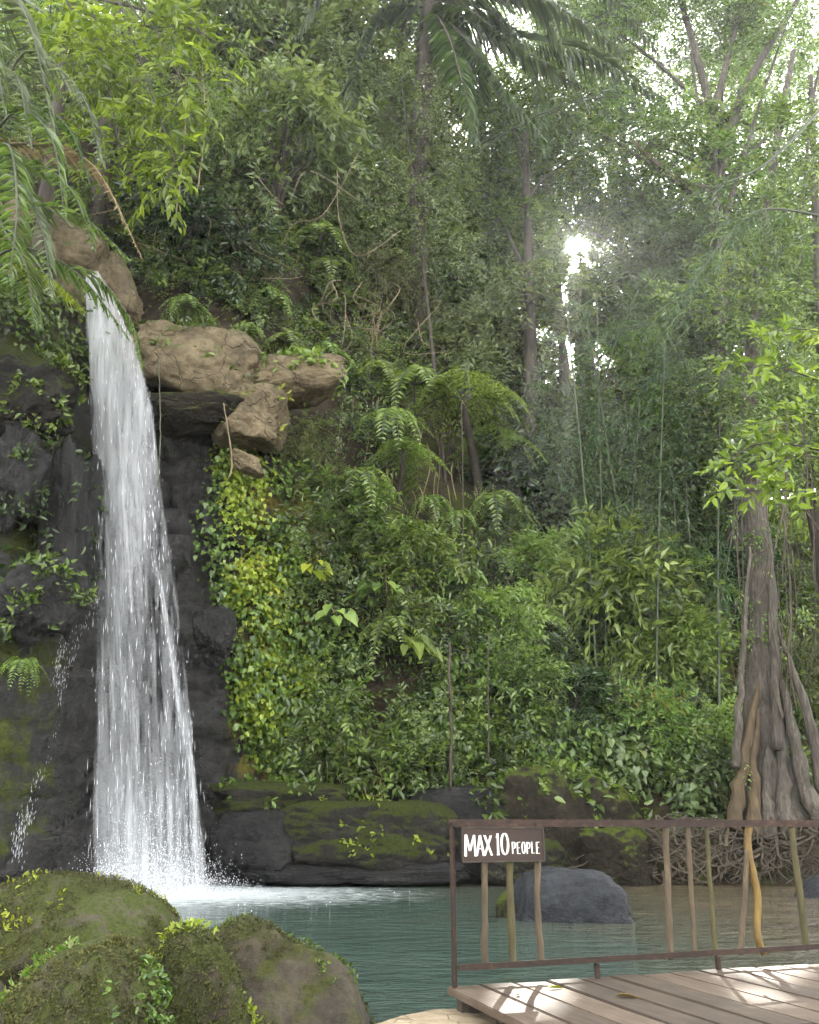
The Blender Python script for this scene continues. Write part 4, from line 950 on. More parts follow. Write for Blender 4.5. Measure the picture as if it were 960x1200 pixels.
# big leaved plants
def taro(px, py, L, n, label, mat='leaf_light', spread=.5):
    p = onface(px, py); r = empty('broad_leaf_plant', tuple(p), label, 'plant', 'broad leaved plants on the slope')
    nm_ = snormal(p[0:1], p[2:3])[0]; p = p+nm_*.9; r.location = tuple(p); mb, ms = MB(), MB()
    for k in range(n):
        a = rng.uniform(-1.4, 1.4); e = rng.uniform(.0, .9)
        d = unit(nm_*math.cos(a)+np.array([math.sin(a), 0, 0])+np.array([0, 0, e])); tip = d*spread*rng.uniform(.6, 1.3)
        tube(ms, curve([(0, 0, 0), tip*.6+np.array([0, 0, .08]), tip], 5), .012, 4)
        ld = unit(d*np.array([1, 1, 0])-np.array([0, 0, rng.uniform(.35, .9)])); l = L*rng.uniform(.7, 1.15)
        leaves(mb, tip[None], ld[None], (nm_*.6+np.array([0, 0, 1.]))[None]+rng.normal(0, .2, (1, 3)), l, l*.6, 'heart')
    mb.build('leaves', M[mat], r); ms.build('stalk', M['culm'], r, True)
taro(470, 775, .66, 11, 'broad leaved plant with the largest hanging leaves, just above the ivy')
taro(388, 740, .5, 8, 'broad leaved plant at the right edge of the yellow creeper')
taro(430, 715, .5, 9, 'broad leaved plant between the yellow creeper and the slope centre', 'leaf_mid')
taro(365, 690, .45, 8, 'bright broad leaved plant near the top of the yellow creeper', 'leaf_yellow')
taro(520, 700, .5, 8, 'broad leaved plant left of the tiered shrub', 'leaf_mid')
taro(560, 830, .5, 8, 'broad leaved plant above the hanging root in the ivy', 'leaf_mid')
taro(610, 780, .55, 8, 'dark broad leaved plant under the tiered shrub', 'leaf_gloss')

# ------------------------------------------------------------------ ferns
def fern_curve(az, el, L, sagg, k=9):
    t = np.linspace(0, 1, k); d = np.array([math.cos(az), math.sin(az), 0])
    return d[None]*(L*t*math.cos(el))[:, None]+np.array([0, 0, 1])*(L*t*math.sin(el)-sagg*L*t**2)[:, None]
def fern_proto(name, mat, n, L, label, cat, group, bi=False, trunk=0):
    r = empty(name, (0, 0, 0), label, cat, group); mb = MB(); ms = MB()
    for k in range(n):
        az = 2*PI*k/n+rng.uniform(-.25, .25); l = L*rng.uniform(.8, 1.15)
        c = fern_curve(az, rng.uniform(.55, 1.15), l, rng.uniform(1.0, 1.5))+np.array([0, 0, trunk])
        if bi: bifrond(mb, c, 14, l*.30, 9, l*.024)
        else: frond(mb, c, 20, l*.24, l*.035, .2, 66)
        tube(ms, c, np.linspace(.018, .004, len(c))*L**.5, 4)
    mb.build('fronds', M[mat], r); ms.build('stalks', M['culm'], r)
    if trunk:
        mt = MB(); tube(mt, curve([(.1, 3.2, -2.6), (.05, 1.3, -1.0), (0, .2, -.1), (0, 0, trunk+.03)], 10), np.linspace(.13, .08, 10), 8); mt.build('trunk', M['bark_dark'], r, True)
    return r
FT = fern_proto('tree_fern', 'leaf_light', 9, 2.6, '', 'tree fern', 'tree ferns in the middle of the slope', True, .25)
place(FT, 495, 520, 'tree fern with the widest spreading fronds, right of the flat ledge rock', 1.15*1.15, out=1.5, rz=rng.uniform(-.6, .6))
place(FT, 545, 560, 'tree fern hanging lowest over the brown earth at slope centre', .9*1.15, out=1.5, rz=rng.uniform(-.6, .6))
place(FT, 600, 520, 'tree fern beside the pale fallen bamboo pole', 1.05*1.15, out=1.5, rz=rng.uniform(-.6, .6))
place(FT, 655, 560, 'rightmost tree fern of the row, next to the bamboo stems', .9*1.15, out=1.5, rz=rng.uniform(-.6, .6))
place(FT, 450, 560, 'small tree fern left of the brown earth patch', .65*1.15, out=1.5, rz=rng.uniform(-.6, .6))
place(FT, 640, 700, 'tree fern with pale fronds rising through the tiered shrub', .75*1.15, out=1.5, rz=rng.uniform(-.6, .6))
FN = fern_proto('fern', 'leaf_light', 11, 1.5, '', 'fern', 'small ferns on the slope', False)
for (x, y, s, l) in ((365, 335, 1.2, 'fern with broad fronds in shade above the flat ledge rock'), (300, 365, .9, 'fern in the dark hollow over the largest ledge boulder'), (400, 300, 1.2, 'fern under the pale small leaved shrub at upper centre'),
                     (280, 400, .7, 'small fern on the crest of the largest ledge boulder'), (380, 440, 1.0, 'fern drooping onto the flat ledge rock'), (430, 450, 1.0, 'fern right beside the end of the flat ledge rock'),
                     (345, 640, .7, 'fern amid the top of the yellow creeper'), (520, 620, .9, 'fern clinging to the brown earth patch'), (490, 600, .8, 'fern on the left rim of the brown earth patch'),
                     (570, 670, .9, 'fern left of the tiered shrub over bare soil'), (330, 700, .6, 'fern halfway down the yellow creeper'), (690, 640, 1.1, 'fern at the top of the large tiered shrub'),
                     (410, 870, .6, 'fern above the long mossy ledge block'), (505, 870, .6, 'fern beside the hanging brown root'), (215, 375, .8, 'fern on the rim between waterfall and largest ledge boulder'),
                     (465, 480, 1.5, 'long fern fanning out right of the flat ledge rock'), (520, 470, 1.6, 'long fern above the middle tree ferns'), (575, 470, 1.5, 'long fern hanging left of the pale dead pole'), (620, 590, 1.5, 'long fern below the rightmost tree ferns'),
                     (440, 520, 1.3, 'long fern draped over the dark bank right of the tan block'), (560, 610, 1.2, 'long fern on the right rim of the brown earth patch'), (410, 580, 1.1, 'long fern above the mid green shrub near the creeper'), (610, 740, 1.1, 'long fern drooping from the left side of the tiered shrub'),
                     (450, 750, 1.0, 'long fern beside the hanging broad leaves'), (350, 300, 1.4, 'long fern under the looping pale vine'), (440, 330, 1.4, 'long fern under the olive thicket'), (320, 420, 1.0, 'long fern falling over the join of the ledge rocks'),
                     (720, 800, .9, 'fern below the large tiered shrub'), (920, 925, .8, 'fern on the fig tree roots at right frame edge'), (20, 785, .5, 'bright little fern on the bare rock at far left')):
    place(FN, x, y, l, s*1.1, out=.7)

# ------------------------------------------------------------------ palms
def palm_frond(pts, npair, pl, pw, sag, mat, parent, loc, name='frond', stem='culm', r0=.045):
    mb = MB(); c = curve(pts, 16)-np.asarray(loc); frond(mb, c, npair, pl, pw, sag, 55, tip=.35, lift=.12)
    o = mb.build(name, M[mat], parent); ms = MB(); tube(ms, c, np.linspace(r0, .006, len(c)), 5); ms.build('midrib', M[stem], o, True)
# left palm, rooted on the cliff above the lip
c = at(-28, 175, 16.0)
pal = empty('palm_tree', c+np.array([-.3, .8, -4.5]), 'palm with long arching grey green fronds at upper left over the waterfall', 'palm'); PL = np.array(pal.location)
mb = MB(); tube(mb, curve([PL*0, (c-PL)*.5+np.array([-.1, 0, 0]), c-PL], 10), np.linspace(.3, .2, 10), 10); mb.build('trunk', M['bark_dark'], pal, True)
def pf(p, npair, pl, pw, sag, mat, stem='culm'):
    palm_frond([at(x, y, Y) for x, y, Y in p], npair, pl*1.25, pw, sag, mat, pal, PL, stem=stem)
pf([(-20, 150, 16), (0, -10, 15.4), (35, 30, 14.8), (62, 150, 14.4)], 46, 1.0, .05, .45, 'palm_grey')
pf([(-20, 165, 16), (30, 60, 15.6), (95, 110, 15), (118, 190, 14.7)], 42, .8, .05, .5, 'palm_grey')
pf([(-20, 175, 16), (20, 130, 15), (60, 160, 14), (75, 250, 13.6)], 40, .85, .055, .5, 'palm')
pf([(-20, 180, 16), (20, 230, 15), (90, 250, 14), (150, 302, 13.5)], 44, .75, .05, .45, 'palm')
pf([(-20, 170, 16), (50, 170, 15.6), (110, 195, 15), (165, 300, 14.7)], 40, .72, .045, .5, 'leaf_dry', 'vine')
pf([(-20, 185, 16), (0, 260, 15), (30, 310, 14), (40, 380, 13.6)], 38, .75, .05, .45, 'palm')
pf([(-20, 185, 16), (10, 170, 14.6), (20, 240, 13.4), (10, 330, 13)], 38, .8, .055, .5, 'palm')
pf([(-20, 175, 16), (-30, 60, 15), (-10, 40, 14), (5, 130, 13.6)], 38, .85, .055, .5, 'palm')
for e_ in ([(-20, 175, 16), (30, 120, 15.5), (80, 150, 15), (105, 215, 14.8)], [(-20, 180, 16), (40, 190, 15), (85, 225, 14.2), (110, 290, 13.9)], [(-25, 130, 16.2), (20, 60, 16), (50, 70, 15.6), (85, 140, 15.3)], [(-20, 190, 15.6), (25, 215, 14.6), (50, 270, 14), (60, 345, 13.8)], [(-25, 160, 15.6), (-10, 90, 14.8), (20, 90, 14.2), (35, 170, 13.9)]):
    pf(e_, 36, .72, .045, .5, 'palm' if rng.random() < .6 else 'palm_grey')
# low fronds that hang across the lip
c2 = at(-40, 330, 16.5)
lp = empty('palm_tree', c2+np.array([0, .4, -1.5]), 'low palm whose fronds droop across the waterfall lip from far left', 'palm'); LPc = np.array(lp.location)
mb = MB(); tube(mb, [(0, .1, -1), (0, 0, 0), c2-LPc], [.22, .2, .16], 8); mb.build('trunk', M['bark_dark'], lp, True)
for p, mat in (([(-40, 330, 16.5), (20, 290, 16.2), (90, 320, 16), (150, 395, 15.8)], 'palm'), ([(-40, 330, 16.5), (10, 310, 16.4), (60, 325, 16), (100, 365, 15.8)], 'leaf_yellow'), ([(-40, 335, 16.5), (0, 320, 16), (30, 340, 15.6), (50, 385, 15.4)], 'palm'), ([(-40, 335, 16.5), (90, 315, 17.5), (150, 370, 17.6), (166, 430, 17.6)], 'palm')):
    palm_frond([at(x, y, Y) for x, y, Y in p], 34, .95, .055, .6, mat, lp, LPc)
# dark sugar palm at the top centre
c = at(505, 8, 27.0)
sp = empty('palm_tree', at(498, 300, 28.0), 'sugar palm with shaggy brown trunk and huge dark fronds at top centre', 'palm'); SPc = np.array(sp.location)
mb = MB(); tb = curve([np.array([-.4, .6, -6.]), (c-SPc)*.5+np.array([-.3, 0, 0]), c-SPc], 30); tube(mb, tb, .38+.05*rng.normal(0, 1, 30), 12); mb.build('trunk', M['bark_dark'], sp, True)
mb = MB()
for k in range(420):
    q = tb[rng.integers(12, 30)]; a = rng.uniform(0, 2*PI); o_ = q+.36*np.array([math.cos(a), math.sin(a), 0])
    tube(mb, [o_, o_+np.array([math.cos(a)*.12, math.sin(a)*.12, -.25]), o_+np.array([math.cos(a)*.14, math.sin(a)*.14, -.7])], [.012, .01, .004], 3, False)
o = mb.build('trunk_fibre', M['bark_dark'], sp); o['kind'] = 'stuff'
for p in ([(505, 8, 27), (560, -60, 26), (640, 20, 25), (690, 130, 24.5)], [(505, 8, 27), (570, 10, 26.5), (620, 70, 26), (640, 180, 25.6)], [(505, 8, 27), (540, 30, 25.6), (560, 110, 24.8), (540, 210, 24.5)],
          [(505, 8, 27), (470, -60, 26), (400, -40, 25), (350, 40, 24.5)], [(505, 8, 27), (600, -50, 28), (700, -20, 28.5), (770, 60, 28.8)], [(505, 8, 27), (520, -80, 25.6), (560, -70, 24), (600, 10, 23.2)],
          [(505, 8, 27), (545, 10, 24.5), (600, 50, 23), (680, 100, 22.3)], [(505, 8, 27), (540, 40, 24.5), (580, 90, 23.2), (640, 165, 22.5)], [(505, 8, 27), (570, -20, 24.5), (640, 0, 23), (730, 60, 22.3)], [(505, 8, 27), (525, 40, 24.3), (540, 90, 23), (560, 170, 22.5)], [(505, 8, 27), (450, 10, 26), (420, 60, 25.5), (410, 130, 25.2)], [(505, 8, 27), (600, 40, 27.4), (690, 60, 27.8), (780, 120, 28)]):
    palm_frond([at(x, y, Y) for x, y, Y in p], 84, 2.0, .12, .8, 'leaf_dark', sp, SPc, r0=.08, stem='bark_dark')

# ------------------------------------------------------------------ trees
def limb(mb, pts, r0, r1, n=8, k=12): tube(mb, curve(pts, k), np.linspace(r0, r1, k), n)
def tree(name, base, top, r0, label, mat, bark_, clumps, ntw, nleaf, L, cat='tree', group=None, tw=.9, droop=.4, lean=(0, 0), ratio=.42, kind='lance', br=.42, nb=9, twig=0.):
    """trunk, one branch per clump, one crown; clumps are (centre, radii)"""
    base = np.asarray(base, float).copy(); base[2] = groundz(base[0], base[1])+.2; r = empty(name, base, label, cat, group)
    top = np.asarray(top, float)-base; mb = MB(); tr = curve([(0, 0, -1), top*.35+np.array([lean[0], lean[1], 0]), top*.7+np.array([lean[0]*.6, lean[1], 0]), top], 24)
    tube(mb, tr, np.linspace(r0, r0*.45, 24)*(1+.08*rng.normal(0, 1, 24)), 10); mb.build('trunk', M[bark_], r, True)
    cm = MB(); tot = sum(np.prod(np.asarray(R_))**(2/3) for _, R_ in clumps)
    for c_, R_ in clumps:
        c_ = np.asarray(c_, float); bm2 = MB(); s0 = tr[rng.integers(12, 23)]
        limb(bm2, [s0, (s0+(c_-base))/2+np.array([0, 0, .3]), c_-base], r0*.32, r0*.07, 6)
        n_ = int(ntw*np.prod(np.asarray(R_))**(2/3)/tot)
        B_ = crown(cm, c_, R_, nb, n_, nleaf, L, tw, br, ratio, kind, True, droop, twig=twig)
        for b in B_[::2]: limb(bm2, [c_-base, (c_+b)/2-base+np.array([0, 0, -.1]), b-base], r0*.09, .012, 4, 6)
        bm2.build('branch', M[bark_], r, True)
    if cm.v: cm.build('crown', M[mat], r, loc=base)
    return r
# forked tall tree, upper right
base = at(838, 520, 30); r = tree('tall_tree', base, at(832, 120, 30), .42, 'tall tree with a forked pale trunk and epiphytes at upper right', 'leaf_mid', 'bark_grey',
    [(at(700, 20, 30), (3.4, 2.4, 2.0)), (at(800, -20, 30), (3.2, 2.5, 2.2)), (at(925, 20, 30), (3.2, 2.5, 2.4)), (at(760, 170, 30), (2.6, 2, 1.5)), (at(890, 150, 31), (2.6, 2, 1.7)), (at(640, 120, 31), (2.6, 2, 1.6)), (at(960, 110, 30.5), (2.6, 2, 2)), (at(850, 60, 31), (2.4, 2, 2))], 3600, 9, .27)
BL = np.array(r.location)
mb = MB(); limb(mb, [at(842, 215, 30)-BL, at(870, 110, 29.7)-BL, at(935, 0, 29.4)-BL, at(965, -60, 29.2)-BL], .24, .1); mb.build('fork_limb', M['bark_grey'], r, True)
mb = MB(); limb(mb, [at(832, 125, 30)-BL, at(815, 60, 30)-BL, at(795, -10, 30)-BL, at(785, -60, 30)-BL], .2, .1); mb.build('fork_limb', M['bark_grey'], r, True)
mb = MB(); limb(mb, [at(836, 130, 30)-BL, at(858, 50, 30.2)-BL, at(872, -20, 30.4)-BL], .18, .1); mb.build('fork_limb', M['bark_grey'], r, True)
mb = MB(); limb(mb, [at(833, 222, 30)-BL, at(800, 212, 29.8)-BL, at(765, 188, 29.6)-BL, at(742, 165, 29.5)-BL], .16, .09); mb.build('broken_limb', M['bark_tan'], r, True)
ep = FN.copy(); C.objects.link(ep); ep.location = tuple(at(832, 128, 29.6)); ep.scale = (.9,)*3; tag(ep, 'epiphyte fern sitting in the fork of the tall tree', 'fern', 'epiphyte ferns')
for ch in FN.children: d = ch.copy(); C.objects.link(d); d.parent = ep
# dark slender trunk in front of the sun
tree('slender_tree', at(612, 480, 29), at(615, 150, 29), .3, 'slender dark trunked tree just left of the sun', 'leaf_dark', 'bark_dark',
     [(at(600, 150, 29), (2.8, 2, 1.8)), (at(570, 230, 29), (2.2, 2, 1.6)), (at(650, 200, 29), (2, 2, 1.3))], 420, 9, .2, lean=(.15, 0))
# right edge trunk with climbers
tree('climber_clad_tree', at(935, 640, 25), at(950, 90, 25), .22, 'dark trunk clad in climbing leaves at the right frame edge', 'leaf_mid', 'bark_dark',
     [(at(950, 130, 25), (1.56, 1.56, 1.56)), (at(960, 260, 25), (1.43, 1.3, 1.69)), (at(935, 360, 25), (1.43, 1.3, 1.69)), (at(975, 40, 25), (2.08, 1.56, 1.56))], 330, 8, .2, kind='ovate')
# upper left bright broad leaved tree
tree('broad_leaved_tree', at(40, 330, 19.5), at(100, -120, 18.5), .22, 'broad leaved tree with glowing bright green leaves at upper left', 'leaf_bright', 'bark_dark',
     [(at(170, 30, 17.5), (1.9, 1.4, 1.5)), (at(215, 100, 17), (1.0, .9, 1.0)), (at(120, 60, 17.5), (1.6, 1.4, 1.4)), (at(205, 190, 17), (.75, .7, .8)), (at(140, 170, 17.4), (1.1, 1, .9)), (at(60, -10, 18), (1.7, 1.4, 1.2)), (at(240, 40, 17), (.7, .7, .8))], 420, 7, .36, tw=.8, droop=.8, kind='ovate', ratio=.42, twig=.006)
tree('screen_tree', at(120, 260, 21), at(150, -120, 21.5), .25, 'darker leafy tree behind the bright broad leaved branches at upper left', 'leaf_mid', 'bark_dark',
     [(at(60, 110, 21), (2.2, 1.6, 2.4)), (at(160, 80, 21.5), (2.4, 1.6, 2.4)), (at(240, 120, 22), (2, 1.6, 2)), (at(140, 210, 21), (1.9, 1.3, 1.2)), (at(20, -20, 21), (2.4, 1.6, 2))], 1050, 9, .18)
tree('pale_leaved_tree', at(520, 330, 26.5), at(470, 90, 25.5), .07, 'pale leaved tree in front of the sugar palm trunk, above the upper thicket', 'leaf_pale', 'bark_dark',
     [(at(455, 130, 25.5), (1.8, 1.4, 1.5)), (at(505, 190, 25), (1.5, 1.3, 1.3)), (at(470, 250, 25.2), (1.7, 1.3, 1.3)), (at(520, 290, 25.6), (1.6, 1.3, 1.2)), (at(420, 80, 26), (1.7, 1.4, 1.4)), (at(495, 110, 25.2), (1.1, 1, 1.0))], 900, 9, .19)
# trees closing the view behind
BG = 'forest trees behind the slope'
def bgtree(px, pyb, pyt, Y, Rr, mat, label, ntw=1000, L=.33, n=9, seed=0):
    t = at(px, pyt, Y); b = t.copy(); b[2] = zcrest(t[0:1])[0]+.3; hgt = t[2]-b[2]
    cl = []
    for k in range(n):
        a = 2*PI*k/n+rng.uniform(-.4, .4); q = rng.uniform(.35, 1.0)
        cl.append((np.array([t[0]+Rr*.75*math.cos(a)*q, t[1]+Rr*.6*math.sin(a)*q, t[2]-max(hgt, 5)*rng.uniform(-.05, .75)]), (Rr*.6, Rr*.5, Rr*.5)))
    tree('forest_tree', b, t, .3, label, mat, 'bark_dark', cl, int(ntw*2.2), 9, L, 'tree', BG, 1.1)
bgtree(90, 150, -60, 30, 6, 'leaf_mid', 'forest tree furthest left along the skyline, behind the palm', 1000)
bgtree(240, 150, -80, 31, 6, 'leaf_dark', 'forest tree behind the pale shrubs left of centre', 1100)
bgtree(370, 150, -60, 32, 6, 'leaf_mid', 'forest tree filling the sky left of the brown palm trunk', 1100)
bgtree(470, 200, -40, 33, 5.5, 'leaf_dark', 'forest tree directly behind the sugar palm', 1000)
bgtree(560, 360, 130, 34, 6, 'leaf_mid', 'hazy forest tree left of the slender dark trunk', 1500)
bgtree(560, 300, 0, 37, 6.5, 'leaf_mid', 'taller hazy forest tree right of the sugar palm', 1000)
bgtree(640, 420, 160, 36, 6, 'leaf_bamboo', 'hazy forest tree behind the sun gap', 1000)
bgtree(750, 430, 220, 35, 6, 'leaf_mid', 'hazy forest tree right of the sun gap', 1500)
bgtree(780, 500, 340, 32, 5, 'leaf_dark', 'lower hazy tree between the sun gap and the tall forked tree', 1400)
bgtree(880, 480, 270, 34, 6, 'leaf_mid', 'hazy forest tree behind the tall forked trunk', 1400)
bgtree(960, 470, 180, 33, 6, 'leaf_mid', 'forest tree at right skyline behind the climber clad trunk', 1200)
bgtree(700, 300, 40, 40, 7, 'leaf_mid', 'farthest hazy tree above and right of the sun', 1900)
bgtree(850, 300, 0, 42, 7, 'leaf_mid', 'farthest hazy tree showing through the fork of the tall tree', 1500)
bgtree(545, 420, 250, 31.5, 4.5, 'leaf_mid', 'low hazy tree at the left foot of the slender dark trunk', 1200, .3, 6)
bgtree(700, 600, 520, 31, 4, 'leaf_dark', 'dark low tree along the ridge just right of the pale dead pole', 900, .28, 6)
bgtree(775, 600, 530, 30.5, 4, 'leaf_mid', 'low leafy tree along the ridge right behind the bamboo stems', 900, .28, 6)
bgtree(705, 300, -40, 38, 6, 'leaf_dark', 'hazy tree high above the sun gap', 1500)
bgtree(660, 520, 420, 31, 4.5, 'leaf_dark', 'dark bushy tree under the sun gap', 1200, n=6)
bgtree(580, 470, 350, 30, 4, 'leaf_pale', 'pale bushy tree left of the sun under the slender trunk', 1200, n=6)
bgtree(920, 560, 430, 26, 3.6, 'leaf_light', 'sunlit bushy tree behind the overhanging branch at right', 1000, .22, 6)
bgtree(830, 560, 430, 28, 3.6, 'leaf_mid', 'bushy tree behind the bamboo clump', 1100, .22, 6)
bgtree(750, 620, 500, 27, 3.4, 'leaf_dark', 'dark bushy tree behind the bamboo stems, under the fallen pole', 1100, .22, 6)

# fig tree on the right bank
fb = surf(np.array([atz(905, 985, .6)[0]]), np.array([.7]))[0]; fb = at(908, 965, 22.3)
fig = empty('fig_tree', fb, 'old grey fig tree with buttress roots on the right bank', 'tree'); FB = np.array(fb)
mb = MB(); k = 30
tr = curve([at(905, 960, 22.3)-FB, at(893, 850, 22.3)-FB, at(895, 720, 22.4)-FB, at(886, 600, 22.6)-FB, at(878, 470, 22.9)-FB, at(890, 330, 23.3)-FB, at(905, 200, 23.6)-FB, at(930, 60, 24)-FB], k)
tube(mb, tr, np.interp(np.linspace(0, 1, k), [0, .08, .2, .34, .6, 1], [.9, .6, .44, .36, .24, .1])*(1+.07*rng.normal(0, 1, k)), 16); mb.build('trunk', M['bark_grey'], fig, True)
for (pts, r0, r1, mat) in (([(905, 760), (930, 860), (945, 930), (975, 975)], .2, .26, 'bark_grey'), ([(890, 800), (872, 880), (866, 930), (858, 972)], .22, .2, 'bark_rust'), ([(900, 780), (915, 880), (918, 940), (925, 978)], .2, .24, 'bark_grey'),
                           ([(888, 830), (882, 890), (884, 940), (880, 980)], .2, .2, 'bark_rust'), ([(910, 730), (948, 840), (965, 920), (1000, 960)], .15, .25, 'bark_grey'), ([(903, 850), (898, 910), (900, 950), (903, 985)], .18, .2, 'bark_grey'), ([(880, 640), (872, 740), (866, 830), (862, 900)], .1, .12, 'bark_grey'), ([(898, 620), (905, 720), (908, 800), (912, 880)], .12, .14, 'bark_grey')):
    mb = MB(); pp = [at(x, y, 22.3-.55-.25*i/3)-FB for i, (x, y) in enumerate(pts)]; c_ = curve(pp, 16); tube(mb, c_+rng.normal(0, .025, (16, 3)), np.interp(np.linspace(0, 1, 16), [0, .3, 1], [.03, r0*.7, r1])*(1+.1*rng.normal(0, 1, 16)), 9); mb.build('buttress_root', M[mat], fig, True)
mb = MB()
for k in range(26):
    x = rng.uniform(862, 985); y0 = rng.uniform(470, 660); y1 = y0+rng.uniform(120, 330); Yq = 22.3-rng.uniform(.3, 1.3); dx = rng.normal(0, 14)
    p = curve([at(x, y0, Yq)-FB, at(x+dx*.4, (y0*2+y1)/3, Yq)-FB, at(x+dx*.2+rng.normal(0, 8), (y0+2*y1)/3, Yq-.1)-FB, at(x+dx, min(y1, 960), Yq-.15)-FB], 12); tube(mb, p, rng.uniform(.008, .024), 5)
o = mb.build('aerial_roots', M['bark_root'], fig, True); o['kind'] = 'stuff'
cm = MB()
for (x, y, R_) in ((900, 440, (1.9, 1.4, 1.2)), (850, 360, (1.8, 1.4, 1.2)), (950, 330, (2.0, 1.5, 1.5)), (880, 270, (1.8, 1.4, 1.2)), (930, 180, (1.8, 1.4, 1.4)), (905, 520, (1.3, 1, .8))): crown(cm, at(x, y, 22.4), R_, 10, 170, 9, .24, .8, gap=True)
cm.build('crown', M['leaf_mid'], fig, loc=FB)
mb = MB()
for k in range(34):
    q = tr[rng.integers(3, 27)]; crown(mb, q+np.array([rng.normal(0, .4), -.5, 0]), (.45, .3, .5), 3, 12, 7, .14, .4, droop=.8)
mb.build('climbing_leaves', M['leaf_mid'], fig)
# tangled roots at the waterline
mb = MB()
for k in range(230):
    x = rng.uniform(735, 985); x1 = x+rng.normal(0, 45); Yq = 21.75-rng.uniform(0, .7); ya = rng.uniform(955, 1010); yb = min(1036, ya+rng.uniform(8, 60))
    p = curve([at(x, ya, Yq), at((x*2+x1)/3+rng.normal(0, 10), ya+(yb-ya)*.4+rng.normal(0, 5), Yq-.1), at((x+2*x1)/3+rng.normal(0, 10), ya+(yb-ya)*.6+rng.normal(0, 6), Yq-.15), at(x1, yb, Yq-.15)], 11); tube(mb, p, np.linspace(rng.uniform(.012, .04), .01, 11), 5)
stuff(mb, 'root_tangle', 'bark_root', 'tangled pale roots hanging over the waterline below the fig tree', 'roots')

# bamboo clump
bam = empty('bamboo_clump', onface(770, 760), 'clump of tall upright bamboo in shade between tiered shrub and fig', 'bamboo'); BC = np.array(bam.location)
lf = MB()
for k in range(10):
    x0 = rng.uniform(700, 855); Yq = rng.uniform(24.2, 26.5); y0 = 850; y1 = rng.uniform(330, 480); x1 = x0+rng.normal(0, 34)+(x0-775)*.15
    p = curve([at(x0, y0, Yq)-BC, at((x0+x1)/2+rng.normal(0, 3), (y0+y1)/2, Yq)-BC, at(x1, y1, Yq-.3)-BC], 26); rad = np.where(np.arange(26) % 3 == 0, .05, .042)*np.linspace(1, .55, 26)
    mb = MB(); tube(mb, p, rad, 7); mb.build('culm', M['culm'], bam, True)
    n_ = 60; A_ = p[rng.integers(7, 26, n_)]+rng.normal(0, .4, (n_, 3)); sprays(lf, A_+BC, rng.normal(0, 1, (n_, 3))-np.array([0, 0, .3]), rng.uniform(.5, 1.2, n_), 8, .34, .12, 40, .7, 'lance', gap=True)
lf.build('foliage', M['leaf_bamboo'], bam, loc=BC)
# arching bamboo sprays at upper centre and right
def arch(pts, label, nl=40, mat='leaf_bamboo', r0=.05, cat='bamboo'):
    W3 = [at(*q) for q in pts]; b = W3[0]; rt = empty('bamboo_cane', b, label, cat, 'arching bamboo canes'); c_ = curve(W3, 22)
    mb = MB(); tube(mb, c_-b, np.linspace(r0, .012, 22), 6); mb.build('culm', M['culm'], rt, True)
    mb = MB(); A_ = c_[rng.integers(5, 22, nl)]; d = unit(c_[-1]-c_[0])
    sprays(mb, A_, d+rng.normal(0, .7, (nl, 3))-np.array([0, 0, .5]), rng.uniform(.5, 1.4, nl), 8, .36, .11, 38, .8, 'lance', gap=True)
    mb.build('foliage', M[mat], rt, loc=b)
arch([(530, 200, 26), (620, 140, 25.5), (700, 115, 25), (790, 112, 24.6)], 'arching bamboo cane sweeping right beneath the sugar palm fronds', 26)
arch([(500, 210, 26), (570, 165, 25), (650, 130, 24.5), (730, 95, 24)], 'arching bamboo cane just above the sweeping cane under the palm', 24)
arch([(960, 130, 20), (900, 190, 20), (850, 215, 20), (800, 232, 20)], 'arching bamboo cane reaching left across the forked trunk', 18)
arch([(610, 210, 27), (690, 178, 26.5), (740, 155, 26), (780, 138, 25.6)], 'thin straight bamboo cane right of the slender trunk', 4, r0=.03)
arch([(990, 260, 21), (900, 245, 20.5), (850, 280, 20), (800, 350, 19.7)], 'drooping bamboo cane right of the sun gap', 60)
arch([(700, 470, 27), (730, 380, 26), (760, 330, 25), (810, 330, 24.5)], 'leafy bamboo cane rising below the sun gap', 60)
arch([(820, 500, 26), (800, 420, 25), (770, 380, 24), (720, 390, 23.5)], 'leafy bamboo cane bending left under the sun gap', 60)
# fallen poles
def pole(a, b, r0, label, mat='culm_dry'):
    A_, B_ = at(*a), at(*b); mb = MB(); p = curve([A_, (A_+B_)/2+np.array([0, 0, -.06]), B_], 16); tube(mb, p-A_, np.where(np.arange(16) % 4 == 0, r0*1.15, r0), 8)
    o = mb.build('bamboo_pole', M[mat], None, True); o.location = tuple(A_); tag(o, label, 'pole', 'dead bamboo poles')
pole((610, 464, onface(610, 464)[1]+.2), (712, 490, onface(610, 464)[1]-1.6), .045, 'pale dead bamboo pole jutting out beside the tree ferns')

# vines
def vine(pts, r0, label, mat='vine', cat='vine', group='hanging vines'):
    W3 = curve([at(*q) for q in pts], 24); b = W3[0]; mb = MB(); tube(mb, W3-b+rng.normal(0, r0*.4, (24, 3)), r0*(1+.15*rng.normal(0, 1, 24)), 6)
    o = mb.build('vine', M[mat], None, True); o.location = tuple(b); return tag(o, label, cat, group)
vine([(541, 470, 22.6), (543, 600, 21.9), (541, 660, 21.8)], .015, 'straight vine hanging over the brown earth below the tree ferns', 'bark_root')
vine([(527, 752, 21.7), (527, 790, 21.3), (529, 840, 21.2), (528, 925, 21.1)], .035, 'thick brown root hanging straight down through the ivy', 'bark_root', 'root')
vine([(573, 740, 21.6), (572, 790, 21.4), (573, 850, 21.3), (572, 890, 21.2)], .016, 'thin root hanging right of the thick brown root', 'bark_root', 'root')
vine([(300, 205, 22), (335, 240, 21.6), (360, 200, 21.6), (420, 235, 21.8)], .013, 'looping pale vine across the thicket at upper centre left')
